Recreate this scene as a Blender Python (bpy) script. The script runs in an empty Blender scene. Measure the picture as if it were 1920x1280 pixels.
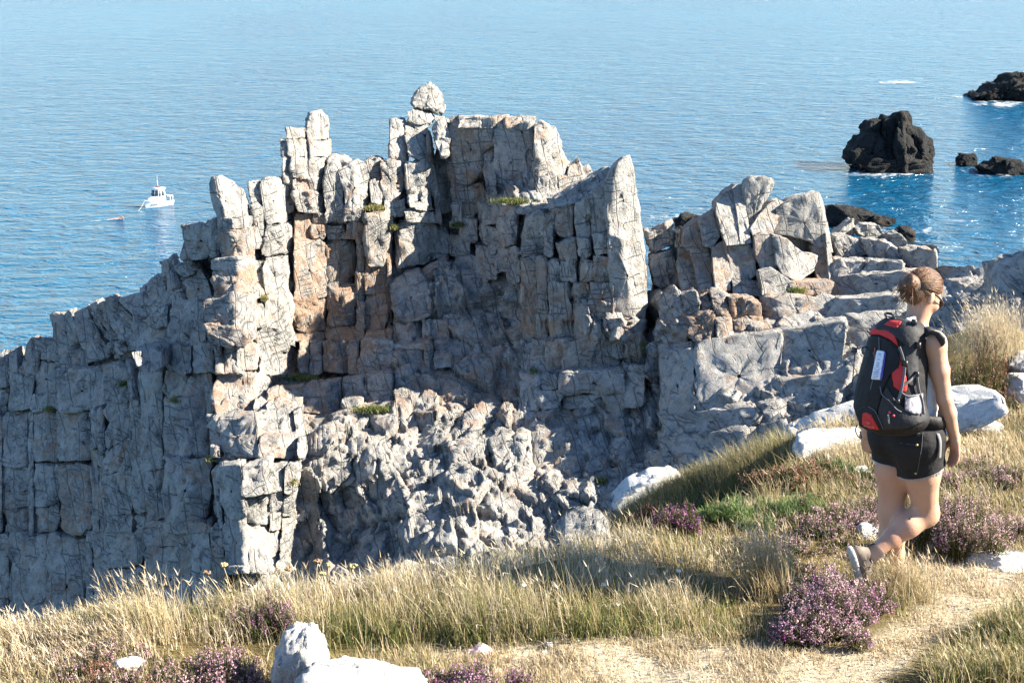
import bpy, bmesh, math, random
import numpy as np
from mathutils import Vector, Matrix

# ------------------------------------------------------------------ camera
F = 2900.0                      # focal length in photograph pixels (1920 wide)
PITCH = math.radians(15.2)
SEA = -39.0
scene = bpy.context.scene
cam_d = bpy.data.cameras.new('camera')
cam_d.sensor_width = 36.0
cam_d.lens = F / 1920.0 * 36.0
cam_d.clip_start = 0.1
cam_d.clip_end = 30000.0
cam = bpy.data.objects.new('camera', cam_d)
scene.collection.objects.link(cam)
cam.location = (0, 0, 0)
cam.rotation_euler = (math.radians(90) - PITCH, 0, 0)
scene.camera = cam

# ------------------------------------------------------------------ daylight
SUN_EL = math.radians(33)
SUN_AZ = math.radians(-1.5)        # from +X towards +Y
world = bpy.data.worlds.new('World')
scene.world = world
world.use_nodes = True
wn = world.node_tree.nodes
wl = world.node_tree.links
wn.clear()
sky = wn.new('ShaderNodeTexSky')
sky.sky_type = 'NISHITA'
sky.sun_disc = False
sky.sun_elevation = SUN_EL
sky.sun_rotation = math.radians(90) - SUN_AZ
sky.air_density = 1.0
sky.dust_density = 0.0
sky.ozone_density = 5.0
bg = wn.new('ShaderNodeBackground')
bg.inputs['Strength'].default_value = 0.066
wo = wn.new('ShaderNodeOutputWorld')
wl.new(sky.outputs[0], bg.inputs[0])
wl.new(bg.outputs[0], wo.inputs[0])
sun_d = bpy.data.lights.new('sun', 'SUN')
sun_d.energy = 5.0
sun_d.angle = math.radians(0.53)
sun_d.color = (1.0, 0.90, 0.74)
sun = bpy.data.objects.new('sun', sun_d)
scene.collection.objects.link(sun)
_sv = Vector((math.cos(SUN_EL) * math.cos(SUN_AZ), math.cos(SUN_EL) * math.sin(SUN_AZ), math.sin(SUN_EL)))
sun.rotation_euler = _sv.to_track_quat('Z', 'Y').to_euler()
sun.location = (30, 0, 30)

scene.view_settings.view_transform = 'Standard'
scene.view_settings.look = 'None'
scene.view_settings.exposure = 2.2
scene.view_settings.gamma = 1.0
scene.view_settings.use_curve_mapping = False
scene.cycles.max_bounces = 5
scene.cycles.diffuse_bounces = 2
scene.cycles.glossy_bounces = 2
scene.cycles.use_denoising = True

# ------------------------------------------------------------------ helpers
COL = scene.collection
rng = np.random.default_rng(7)
R_ = random.Random(11)
SP, CP = math.sin(PITCH), math.cos(PITCH)

def P(px, py, Y):
    """photograph pixel + forward distance -> world point(s)"""
    px = np.asarray(px, float); py = np.asarray(py, float); Y = np.asarray(Y, float)
    rx = (px - 960.0) / F; ry = -(py - 640.0) / F
    dy = CP + ry * SP; dz = -SP + ry * CP
    s = Y / dy
    return np.stack([rx * s, Y + 0 * rx, dz * s], -1)

def to_px(p):
    p = np.asarray(p, float)
    d = p[..., 1] * CP - p[..., 2] * SP
    u = p[..., 1] * SP + p[..., 2] * CP
    return np.stack([960 + F * p[..., 0] / d, 640 - F * u / d], -1)

def _h(ix, iy, iz, s):
    n = (ix.astype(np.int64) * 374761393 + iy.astype(np.int64) * 668265263 + iz.astype(np.int64) * 2147483647 + s * 974634777) & 0xFFFFFFFF
    n = ((n ^ (n >> 13)) * 1274126177) & 0xFFFFFFFF
    n = ((n ^ (n >> 16)) * 2246822519) & 0xFFFFFFFF
    n = (n ^ (n >> 15)) & 0xFFFFFFFF
    return n

def hrand(ix, iy, iz, s=0):
    return _h(ix, iy, iz, s) / 4294967296.0

_G = rng.normal(size=(256, 3)); _G /= np.linalg.norm(_G, axis=1)[:, None]

def gnoise(p, s=0):
    p = np.asarray(p, float)
    i = np.floor(p).astype(np.int64); f = p - i
    w = f * f * f * (f * (f * 6 - 15) + 10)
    out = np.zeros(p.shape[:-1])
    for a in (0, 1):
        wx = w[..., 0] if a else 1 - w[..., 0]
        for b in (0, 1):
            wy = w[..., 1] if b else 1 - w[..., 1]
            for c in (0, 1):
                wz = w[..., 2] if c else 1 - w[..., 2]
                g = _G[_h(i[..., 0] + a, i[..., 1] + b, i[..., 2] + c, s) & 255]
                d = g[..., 0] * (f[..., 0] - a) + g[..., 1] * (f[..., 1] - b) + g[..., 2] * (f[..., 2] - c)
                out += wx * wy * wz * d
    return out * 1.6

def fbm(p, oct=4, s=0, gain=0.5, lac=2.03):
    a = 1.0; t = 0; o = 0
    q = np.asarray(p, float)
    for k in range(oct):
        o = o + a * gnoise(q, s + k); t += a
        a *= gain; q = q * lac + 11.3
    return o / t

def ridged(p, oct=4, s=0):
    a = 1.0; t = 0; o = 0
    q = np.asarray(p, float)
    for k in range(oct):
        o = o + a * (1 - np.abs(gnoise(q, s + k)) * 2); t += a
        a *= 0.5; q = q * 2.07 + 5.1
    return o / t

def worley(p, s=0):
    """F1, F2, cell ids, vector from the nearest feature point"""
    p = np.asarray(p, float)
    i = np.floor(p).astype(np.int64)
    n = p.shape[0]
    f1 = np.full(n, 9.0); f2 = np.full(n, 9.0)
    cid = np.zeros((n, 3), np.int64); vec = np.zeros((n, 3))
    for a in (-1, 0, 1):
        for b in (-1, 0, 1):
            for c in (-1, 0, 1):
                ci = i + np.array([a, b, c])
                x = np.stack([hrand(ci[:, 0], ci[:, 1], ci[:, 2], s + q) for q in (1, 2, 3)], -1)
                dv = p - (ci + x)
                d = np.sqrt((dv ** 2).sum(1))
                near = d < f1
                f2 = np.where(near, f1, np.minimum(f2, d))
                f1 = np.where(near, d, f1)
                cid[near] = ci[near]; vec[near] = dv[near]
    return f1, f2, cid, vec

def facets(p, s=0, tilt=0.9):
    """chiselled steps: every cell is a tilted plane of its own"""
    f1, f2, cid, vec = worley(p, s)
    r = [hrand(cid[:, 0], cid[:, 1], cid[:, 2], s + 20 + q) - 0.5 for q in range(4)]
    o = r[0] * 1.2 + tilt * 2 * (vec[:, 0] * r[1] + vec[:, 1] * r[2] + vec[:, 2] * r[3])
    return o, f2 - f1

def mesh_from(name, v, f, mats, smooth=True, fmat=None, attrs=None):
    """v (n,3); f: (m,4) or (m,3) int array or list of arrays of either"""
    me = bpy.data.meshes.new(name)
    fs = f if isinstance(f, list) else [f]
    fs = [np.asarray(a, np.int32) for a in fs if len(a)]
    loops = np.concatenate([a.ravel() for a in fs])
    tot = np.concatenate([np.full(len(a), a.shape[1], np.int32) for a in fs])
    start = np.concatenate([[0], np.cumsum(tot)[:-1]]).astype(np.int32)
    me.vertices.add(len(v)); me.loops.add(len(loops)); me.polygons.add(len(tot))
    me.vertices.foreach_set('co', np.asarray(v, np.float32).ravel())
    me.loops.foreach_set('vertex_index', loops.astype(np.int32))
    me.polygons.foreach_set('loop_start', start)
    me.polygons.foreach_set('loop_total', tot)
    if smooth:
        me.polygons.foreach_set('use_smooth', np.ones(len(tot), bool))
    if fmat is not None:
        me.polygons.foreach_set('material_index', np.asarray(fmat, np.int32))
    for m in (mats if isinstance(mats, (list, tuple)) else [mats]):
        me.materials.append(m)
    for k, a in (attrs or {}).items():
        at = me.attributes.new(k, 'FLOAT', 'POINT')
        at.data.foreach_set('value', np.asarray(a, np.float32))
    me.update(calc_edges=True)
    me.validate()
    return me

def link(o, parent=None):
    COL.objects.link(o)
    if parent is not None:
        o.parent = parent
    return o

def wloc(o):
    p = Vector((0, 0, 0))
    while o is not None:
        p = p + o.location; o = o.parent
    return p

def obj(name, v, f, mat, parent=None, origin=None, **kw):
    """one mesh object given in world coordinates; its origin goes to its base"""
    v = np.asarray(v, float)
    if origin is None:
        origin = np.array([(v[:, 0].min() + v[:, 0].max()) / 2, (v[:, 1].min() + v[:, 1].max()) / 2, v[:, 2].min()])
    me = mesh_from(name, v - origin, f, mat, **kw)
    o = bpy.data.objects.new(name, me)
    link(o, parent)
    o.location = Vector(origin) - (wloc(parent) if parent is not None else Vector((0, 0, 0)))
    return o

def tag(o, label=None, cat=None, group=None, kind=None):
    if label: o['label'] = label
    if cat: o['category'] = cat
    if group: o['group'] = group
    if kind: o['kind'] = kind
    return o

def empty(name, loc, label=None, cat=None, group=None, kind=None):
    o = bpy.data.objects.new(name, None)
    o.empty_display_size = 0.2
    link(o)
    o.location = Vector([float(c) for c in loc])
    return tag(o, label, cat, group, kind)

def grid_faces(nr, nc, wrap=False):
    r = np.arange(nr - 1)[:, None]; c = np.arange(nc if wrap else nc - 1)[None, :]
    c2 = (c + 1) % nc
    a = r * nc + c; b = r * nc + c2; d = (r + 1) * nc + c; e = (r + 1) * nc + c2
    return np.stack([a, d, e, b], -1).reshape(-1, 4)

def vnormals(v, f):
    a, b, c, d = (v[f[:, k]] for k in range(4))
    n = np.cross(c - a, d - b)
    out = np.zeros_like(v)
    for k in range(4):
        np.add.at(out, f[:, k], n)
    return out / (np.linalg.norm(out, axis=1)[:, None] + 1e-9)

def smoothstep(a, b, x):
    t = np.clip((np.asarray(x, float) - a) / (b - a), 0, 1)
    return t * t * (3 - 2 * t)

def inside(poly, x, y):
    poly = np.asarray(poly, float); r = np.zeros(np.shape(x), bool)
    j = len(poly) - 1
    for i in range(len(poly)):
        xi, yi = poly[i]; xj, yj = poly[j]
        if yi != yj:
            r ^= ((yi > y) != (yj > y)) & (x < (xj - xi) * (y - yi) / (yj - yi) + xi)
        j = i
    return r

# ------------------------------------------------------------------ materials
class NT:
    def __init__(s, name):
        s.m = bpy.data.materials.new(name); s.m.use_nodes = True
        s.t = s.m.node_tree; s.t.nodes.clear()
        s.out = s.n('ShaderNodeOutputMaterial')
        s.b = s.n('ShaderNodeBsdfPrincipled')
        s.t.links.new(s.b.outputs[0], s.out.inputs[0])
    def n(s, t, **kw):
        x = s.t.nodes.new(t)
        for k, v in kw.items(): setattr(x, k, v)
        return x
    def l(s, a, b): s.t.links.new(a, b)
    def val(s, x, inp):
        if isinstance(x, (int, float)): inp.default_value = x
        elif isinstance(x, tuple): inp.default_value = x if len(x) == 4 else (*x, 1) if inp.type == 'RGBA' else x
        else: s.l(x, inp)
    def pos(s, scale=(1, 1, 1)):
        g = s.n('ShaderNodeNewGeometry')
        if scale == (1, 1, 1): return g.outputs['Position']
        m = s.n('ShaderNodeVectorMath', operation='MULTIPLY')
        s.l(g.outputs['Position'], m.inputs[0]); m.inputs[1].default_value = scale
        return m.outputs[0]
    def noise(s, vec, scale, detail=4, rough=0.55, dist=0.0):
        x = s.n('ShaderNodeTexNoise')
        if vec is not None: s.l(vec, x.inputs['Vector'])
        x.inputs['Scale'].default_value = scale; x.inputs['Detail'].default_value = detail
        x.inputs['Roughness'].default_value = rough; x.inputs['Distortion'].default_value = dist
        return x.outputs['Fac']
    def voro(s, vec, scale, feature='F1', out='Distance', rnd=1.0):
        x = s.n('ShaderNodeTexVoronoi', feature=feature)
        if vec is not None: s.l(vec, x.inputs['Vector'])
        x.inputs['Scale'].default_value = scale; x.inputs['Randomness'].default_value = rnd
        return x.outputs[out]
    def ramp(s, x, a, b, lo=0.0, hi=1.0):
        r = s.n('ShaderNodeMapRange'); r.clamp = True
        s.l(x, r.inputs[0])
        for k, v in zip((1, 2, 3, 4), (a, b, lo, hi)): r.inputs[k].default_value = v
        return r.outputs[0]
    def mix(s, f, a, b, mode='MIX'):
        x = s.n('ShaderNodeMix', data_type='RGBA', blend_type=mode)
        s.val(f, x.inputs[0]); s.val(a, x.inputs[6]); s.val(b, x.inputs[7])
        return x.outputs[2]
    def math(s, op, a, b=0.0):
        x = s.n('ShaderNodeMath', operation=op)
        s.val(a, x.inputs[0]); s.val(b, x.inputs[1])
        return x.outputs[0]
    def attr(s, name):
        a = s.n('ShaderNodeAttribute'); a.attribute_name = name
        return a.outputs['Fac']
    def bump(s, h, strength=0.5, dist=0.05, prev=None):
        x = s.n('ShaderNodeBump'); x.inputs['Strength'].default_value = strength
        x.inputs['Distance'].default_value = dist
        s.l(h, x.inputs['Height'])
        if prev is not None: s.l(prev, x.inputs['Normal'])
        return x.outputs[0]
    def fin(s, color=None, rough=None, normal=None, **kw):
        if color is not None: s.val(color, s.b.inputs['Base Color'])
        if rough is not None: s.val(rough, s.b.inputs['Roughness'])
        if normal is not None: s.l(normal, s.b.inputs['Normal'])
        for k, v in kw.items(): s.val(v, s.b.inputs[k.replace('_', ' ')])
        return s.m

def plain(name, c, rough=0.6, var=0.12, scale=30.0, bump=0.0, **kw):
    t = NT(name)
    n = t.noise(t.pos(), scale, 3)
    lo = tuple(x * (1 - var) for x in c); hi = tuple(min(1, x * (1 + var)) for x in c)
    col = t.mix(t.ramp(n, 0.3, 0.7), lo, hi)
    nm = t.bump(n, 0.4, bump) if bump else None
    return t.fin(col, rough, nm, **kw)

def rock_material(name, base=(0.345, 0.340, 0.326), pale=(0.51, 0.498, 0.468), dark=(0.205, 0.205, 0.203), rust_c=(0.31, 0.145, 0.06), bs=1.0, ps=1.0, joints=True):
    t = NT(name)
    p = t.pos((ps, ps, ps))
    n1 = t.noise(p, 0.55, 3, 0.6)
    n2 = t.noise(t.pos((ps, ps, 0.8 * ps)), 2.6, 7, 0.78, 0.2)
    c = t.mix(t.ramp(n1, 0.38, 0.62), base, pale)
    c = t.mix(t.math('MULTIPLY', t.ramp(n2, 0.50, 0.64), 0.85), c, dark)
    c = t.mix(t.math('MULTIPLY', t.ramp(n2, 0.46, 0.36), 0.55), c, tuple(min(0.8, x * 1.3) for x in pale))
    # iron staining with a shape of its own, stronger on some blocks
    r1 = t.noise(p, 1.1, 5, 0.72, 0.5)
    rm = t.ramp(t.math('ADD', r1, t.math('MULTIPLY', t.attr('rust'), 0.29)), 0.58, 0.78)
    rc = t.mix(t.ramp(n2, 0.35, 0.65), (0.40, 0.23, 0.115), rust_c)
    c = t.mix(t.math('MULTIPLY', rm, 0.68), c, rc)
    n3 = t.noise(p, 11.0, 4, 0.7)
    c = t.mix(t.math('MULTIPLY', t.ramp(n3, 0.52, 0.66), 0.35), c, dark)
    h = t.math('ADD', t.math('MULTIPLY', n2, 0.5 * bs), t.math('MULTIPLY', n3, 0.13 * bs))
    if joints:
        # steep joints and flat bedding partings: irregular lines that break off
        g2 = t.noise(p, 0.35, 2, 0.5)
        def lines(axis, scale, wob, width, gate, lo, hi):
            d = t.n('ShaderNodeVectorMath', operation='DOT_PRODUCT'); t.l(p, d.inputs[0]); d.inputs[1].default_value = axis
            w = t.math('ADD', d.outputs['Value'], t.math('MULTIPLY', g2, wob))
            v = t.n('ShaderNodeTexVoronoi', feature='DISTANCE_TO_EDGE', voronoi_dimensions='1D'); t.l(w, v.inputs['W']); v.inputs['Scale'].default_value = scale
            return t.math('MAXIMUM', t.ramp(v.outputs['Distance'], 0.0, width), t.ramp(gate, lo, hi))
        j = t.math('MINIMUM', lines((0.97, 0.22, 0.10), 1.35, 0.9, 0.05, n1, 0.53, 0.56), lines((-0.12, -0.10, 0.98), 1.2, 0.8, 0.05, r1, 0.47, 0.50))
        j = t.math('MINIMUM', j, lines((0.93, 0.30, 0.18), 3.3, 1.6, 0.09, r1, 0.42, 0.46))
        j = t.math('MINIMUM', j, lines((-0.05, -0.25, 0.96), 3.6, 1.3, 0.09, n1, 0.42, 0.46))
        c = t.mix(j, (0.18, 0.178, 0.172), c)
        h = t.math('ADD', h, t.math('MULTIPLY', j, 0.12 * bs))
    nb = t.bump(h, 1.0, 0.85 / ps)
    return t.fin(c, 0.92, nb, Specular_IOR_Level=0.2)

M = {}
M['rock'] = rock_material('sea_cliff_quartzite')
M['pale_rock'] = rock_material('white_quartzite', (0.58, 0.58, 0.57), (0.72, 0.715, 0.69), (0.36, 0.37, 0.37), (0.42, 0.33, 0.22), 0.7, 5.0, False)
M['sea_rock'] = rock_material('wet_dark_rock', (0.034, 0.037, 0.040), (0.058, 0.060, 0.060), (0.016, 0.018, 0.020), (0.06, 0.05, 0.035), 3.0, 0.22, False)
# ------------------------------------------------------------------ sea
def make_sea():
    t = NT('sea_water')
    p = t.pos()
    # a wind sea running a little across the view
    mp = t.n('ShaderNodeMapping'); mp.inputs['Rotation'].default_value = (0, 0, math.radians(14))
    mp.inputs['Scale'].default_value = (0.62, 1.0, 1.0)
    t.l(p, mp.inputs['Vector'])
    w1 = t.noise(mp.outputs[0], 0.14, 2, 0.5, 0.4)
    w2 = t.noise(mp.outputs[0], 0.48, 4, 0.62, 0.6)
    big = t.noise(t.pos((1.0, 0.4, 1.0)), 0.012, 3, 0.5)
    h = t.math('ADD', t.math('MULTIPLY', w1, 1.5), t.math('MULTIPLY', w2, 1.9))
    nb = t.bump(h, 1.0, 1.0)
    col = t.mix(t.ramp(big, 0.35, 0.65), (0.002, 0.060, 0.130), (0.004, 0.076, 0.150))
    m = t.fin(col, 0.16, nb, IOR=1.33)
    s = 9000.0
    xs = np.array([-s, -300, 300, s]); ys = np.array([-400, 10, 700, 14000.0])
    X, Y = np.meshgrid(xs, ys)
    v = np.stack([X, Y, np.full_like(X, SEA)], -1).reshape(-1, 3)
    f = grid_faces(4, 4)[:, ::-1]
    o = obj('sea', v, f, m, origin=np.array([0, 0, SEA]), smooth=False)
    tag(o, 'blue rippled sea reaching to the top of the view', 'sea', kind='structure')
make_sea()
# ------------------------------------------------------------------ the rocky headland
CTRL = np.array([
 (-60,680,82),(0,655,80),(100,600,77.5),(265,500,73.5),(345,430,71.5),(400,340,69.5),
 (-60,900,77),(0,900,75),(0,1150,72),(100,750,75),(200,700,71),(200,900,68),(200,1100,65),(330,700,66),(330,900,62),(330,1080,59),
 (430,420,68.5),(430,620,66),(510,420,69),(510,620,67),(510,700,66),
 (560,420,71),(560,640,70),(650,420,71.5),(650,640,70),(740,320,73),(780,400,72.5),(760,600,70),(830,420,74),
 (900,300,73.5),(1000,300,72.5),(1090,320,74),(850,500,72.2),(880,600,69.2),(950,480,70),(960,600,67.6),
 (560,700,68),(650,730,65.8),(750,680,67),(800,760,63.2),(900,690,65.5),
 (1000,420,68),(1060,420,66.5),(1140,420,64.4),(1140,600,62.9),(1010,600,66),(1020,700,64),(1190,660,63.5),(1200,400,67),
 (500,760,63),(480,820,60),(470,900,57.5),(470,1050,56),(560,850,59),(560,1000,58.5),(620,800,61.5),(600,950,59),
 (700,850,60.2),(700,1000,57.2),(850,800,61.6),(850,950,57),(1000,800,61),(1000,900,58.2),(1100,750,62),(1100,850,59.3),(1100,950,56.8),
 (1215,560,69),(1250,450,67.5),(1250,520,67),(1300,450,66),(1400,400,66),(1500,420,66),(1560,460,66.5),(1400,530,64.5),(1540,530,64),
 (1250,580,63.5),(1400,580,62),(1240,700,60.6),(1240,850,57.6),(1240,960,55),
 (1400,650,60),(1400,750,57),(1400,850,54),(1550,580,61),(1550,700,57),(1550,800,54),(1600,430,68),(1700,450,66),(1700,540,61),(1700,650,57),
 (1800,470,63),(1800,560,59),(1920,440,62),(1920,560,56),(1980,420,62),(1980,600,53),(1750,800,50),(1980,800,46),(1500,950,48),(1750,950,45),
 (0,1290,69),(300,1290,56),(700,1290,48),(1200,1290,46),(1900,1290,38)], float)

def _tps(r2):
    return 0.5 * r2 * np.log(r2 + 1e-9)
_cx = CTRL[:, :2] / 400.0
_K = _tps(((_cx[:, None] - _cx[None]) ** 2).sum(-1)) + np.eye(len(_cx)) * 0.004
_Q = np.concatenate([np.ones((len(_cx), 1)), _cx], 1)
_A = np.block([[_K, _Q], [_Q.T, np.zeros((3, 3))]])
_W = np.linalg.solve(_A, np.concatenate([CTRL[:, 2], np.zeros(3)]))
def depth(px, py):
    px = np.asarray(px, float); py = np.asarray(py, float)
    q = np.stack([px, py], -1) / 400.0
    sh = q.shape[:-1]; q = q.reshape(-1, 2); out = np.empty(len(q))
    for k in range(0, len(q), 40000):
        c = q[k:k + 40000]
        out[k:k + 40000] = _tps(((c[:, None] - _cx[None]) ** 2).sum(-1)) @ _W[:len(_cx)] + _W[-3] + c @ _W[-2:]
    return out.reshape(sh)

SKY = np.array([(-120,676),(0,668),(60,648),(100,628),(170,600),(230,575),(265,530),(340,470),(345,450),(395,432),(400,425),(470,425),(475,400),(530,390),
 (545,330),(610,318),(690,340),(730,325),(770,315),(812,305),(822,262),(860,242),(990,242),(1040,292),(1090,348),(1105,350),(1150,345),(1180,330),(1195,430),(1207,560),
 (1222,560),(1236,486),(1270,486),(1290,455),(1340,405),(1400,385),(1430,405),(1470,405),(1530,395),(1550,452),(1572,452),(1600,444),(1690,468),(1740,482),(1830,488),(1860,470),(1920,455),(2060,425)], float)
CRAG = [(835,470),(980,560),(985,700),(1215,690),(1232,600),(1290,620),(1700,520),(2080,500),(2080,1320),(600,1320),(590,800),(720,700)]

def crag_relief(p):
    """metres towards the viewer"""
    a = math.radians(10)
    q = np.stack([p[:, 0] * math.cos(a) + p[:, 2] * math.sin(a), p[:, 1] * 0.8, (p[:, 2] * math.cos(a) - p[:, 0] * math.sin(a)) * 0.7], -1)
    q = q + 0.12 * np.stack([fbm(q * 1.3, 2, 3), fbm(q * 1.3, 2, 13), fbm(q * 1.3, 2, 23)], -1)
    f1, e1 = facets(q * 0.36, 1, 1.3)
    f2, e2 = facets(q * 0.95, 2, 1.3)
    f3, e3 = facets(q * 2.5, 3, 1.2)
    big = fbm(p * 0.16, 3, 5)
    return 1.3 * big, 0.6 * f1 + 0.40 * f2 + 0.15 * f3 + 0.05 * fbm(p * 3.0, 3, 8), -0.12 * (1 - smoothstep(0, 0.07, e1)) - 0.06 * (1 - smoothstep(0, 0.08, e2))

def build_cliff():
    step = 2.6
    xs = np.arange(-110, 2050, step)
    nr = 330
    top = np.interp(xs, SKY[:, 0], SKY[:, 1])
    t = np.linspace(0, 1, nr)[:, None]
    PY = top[None] + (1300 - top[None]) * t
    PX = np.repeat(xs[None], nr, 0)
    Y = depth(PX, PY)
    m = inside(CRAG, PX, PY).astype(float)
    for _ in range(10):
        m = (m + np.roll(m, 1, 0) + np.roll(m, -1, 0) + np.roll(m, 3, 1) + np.roll(m, -3, 1)) / 5
    pw = P(PX, PY, Y).reshape(-1, 3)
    big, fac, crk = crag_relief(pw)
    mm = m.ravel()
    steep = np.gradient(Y, axis=0) / (np.gradient(PY, axis=0) * Y / F)
    soft = np.clip(1.1 / (np.abs(steep) + 1e-3), 0.12, 1.0).ravel()
    off = (0.35 + 0.65 * mm) * big * 0.6 * soft + (0.55 + 0.5 * mm) * fac * soft * (1 - 0.5 * smoothstep(1210, 1290, PX.ravel())) + mm * crk - (1 - mm) * 0.75
    nn = vnormals(pw, grid_faces(nr, len(xs)))
    nn *= np.where(nn[:, 1:2] > 0, -1, 1)
    nn = nn * 0.75 + np.array([0, -0.25, 0])
    v = (pw + nn * off[:, None]).reshape(nr, len(xs), 3)
    # the far side of the ridge falls away behind the crest, the foot goes down into the cove
    c = v[0]
    back = [c + np.array([0, dy, dz]) for dy, dz in ((14, -42), (7, -14), (3.0, -3.2), (1.4, -0.6))]
    ft = v[-1]
    foot = [ft + np.array([0, -1.5, -6]), ft + np.array([0, -3, -30])]
    V = np.concatenate([np.stack(back), v, np.stack(foot)], 0)
    f = grid_faces(V.shape[0], V.shape[1])
    vv = V.reshape(-1, 3)
    rust = 0.45 * np.exp(-(((PX - 900) / 380) ** 2 + ((PY - 720) / 90) ** 2)) + 0.2
    ru = np.zeros(V.shape[:2]) + 0.2
    ru[4:-2] = rust
    o = obj('cliff', vv, f, M['rock'], attrs={'rust': ru.ravel()}, smooth=False)
    return tag(o, 'jointed grey rock headland above the sea', 'cliff', kind='structure')

cliff = build_cliff()

def block(poly, prot=0.35, crease=None, thick=1.7, rust=0.15, rnd=0.045, Y0=None, gx=None, gz=None, amp=1.0, name='rock_block', parent=None, N=48, cuts=5, mat=None, fs=1.0):
    """one rock: its outline at its own distance, a front with an optional vertical crease, real thickness behind"""
    poly = np.asarray(poly, float)
    sd = R_.randrange(1 << 20)
    q = np.random.default_rng(sd); cut_r = (0.02, 0.12)
    seg = np.roll(poly, -1, 0) - poly
    L = np.hypot(seg[:, 0], seg[:, 1]); cum = np.concatenate([[0], np.cumsum(L)])
    out = np.concatenate([poly[i] + np.outer(np.arange(m_) / m_, seg[i]) for i in range(len(poly)) for m_ in (max(1, round(N * L[i] / cum[-1])),)])
    N = len(out)
    c = np.array([(poly[:, 0].min() + poly[:, 0].max()) / 2, (poly[:, 1].min() + poly[:, 1].max()) / 2]) * 0.4 + out.mean(0) * 0.6
    # soften the polygon's corners a little
    o2 = out * 0.98 + 0.01 * (np.roll(out, 1, 0) + np.roll(out, -1, 0))
    out = o2
    w = np.ptp(poly[:, 0]); h = np.ptp(poly[:, 1])
    Yc = float(depth(c[0], c[1])) if Y0 is None else Y0
    m = Yc / F                                   # metres per pixel
    size = min(w, h) * m
    if gx is None:
        gx = float(depth(c[0] + 12, c[1]) - depth(c[0] - 12, c[1])) / (24 * m); gx = max(-0.9, min(0.9, gx)) + q.normal() * 0.07
    if gz is None:
        gz = float(depth(c[0], c[1] - 12) - depth(c[0], c[1] + 12)) / (24 * m); gz = max(-0.1, min(1.0, gz)) + q.normal() * 0.06 - 0.03
    S = np.array([0.04, 0.2, 0.36, 0.52, 0.66, 0.78, 0.87, 0.94, 0.985, 1.0])
    ring = c + S[:, None, None] * (out - c)[None]
    xm = (ring[..., 0] - c[0]) * m; zm = -(ring[..., 1] - c[1]) * m
    y = Yc - prot + gx * xm + gz * zm
    if crease is not None:
        (x0, y0), (x1, y1), sl, sr = crease
        xc = x0 + (x1 - x0) * (ring[..., 1] - y0) / (y1 - y0 + 1e-6)
        d = (ring[..., 0] - xc) * m
        y = y + np.where(d > 0, sr * d, -sl * d)
    rr = min(rnd, 0.45 * size)
    t = np.clip((S - 0.90) / 0.10, 0, 1)
    y = y + (rr * (1 - np.sqrt(np.maximum(0, 1 - t * t))))[:, None]
    front = P(ring[..., 0], ring[..., 1], y)
    ed = front[-1]; cen = ed.mean(0)
    side = []
    for tt, sh in ((0.12, 1.0), (0.3, 0.995), (0.55, 0.98), (0.8, 0.95), (1.0, 0.86)):
        dv = np.array([0.0, thick * tt, -0.10 * thick * tt])
        side.append(cen + (ed - cen) * sh + dv)
    endc = cen + (ed - cen) * 0.1 + np.array([0, thick * 1.02, -0.1 * thick])
    V = np.concatenate([front, np.stack(side), endc[None]], 0)
    nr = V.shape[0]
    f = grid_faces(nr, N, wrap=True)
    v = V.reshape(-1, 3)
    # chiselled cuts
    cc = v.mean(0); ext = np.array([w * m / 2, thick / 2, h * m / 2])
    for _ in range(cuts):
        n = np.array([q.normal(), -abs(q.normal()) * 0.8 - 0.1, q.normal()]); n /= np.linalg.norm(n)
        sup = ((v - cc) @ n).max(); dd = sup - q.uniform(*cut_r) * size
        over = np.maximum(0, (v - cc) @ n - dd)
        v = v - over[:, None] * n * 0.97
    nrm = vnormals(v, f)
    if (nrm[:N * 4, 1].mean()) > 0:
        f = f[:, ::-1]; nrm = -nrm
    A = amp * min(0.9, 0.35 + size * 0.3)
    fc, ed_ = facets(v * fs * np.array([1.7, 1.7, 1.05]) + 3.1, 4, 1.2)
    f2_, _e = facets(v * fs * np.array([4.2, 4.2, 3.0]), 7, 1.2)
    d = 0.13 * A * fc + 0.05 * A * f2_ + 0.05 * A * fbm(v * 2.6 * fs, 4, 6) + 0.03 * A * (ridged(v * 1.2 * fs, 3, 9) - 0.6) - 0.04 * A * (1 - smoothstep(0, 0.06, ed_))
    v = v + nrm * d[:, None]
    return obj(name, v, f, mat or M['rock'], parent, attrs={'rust': np.full(len(v), rust)}, smooth=False)

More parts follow.
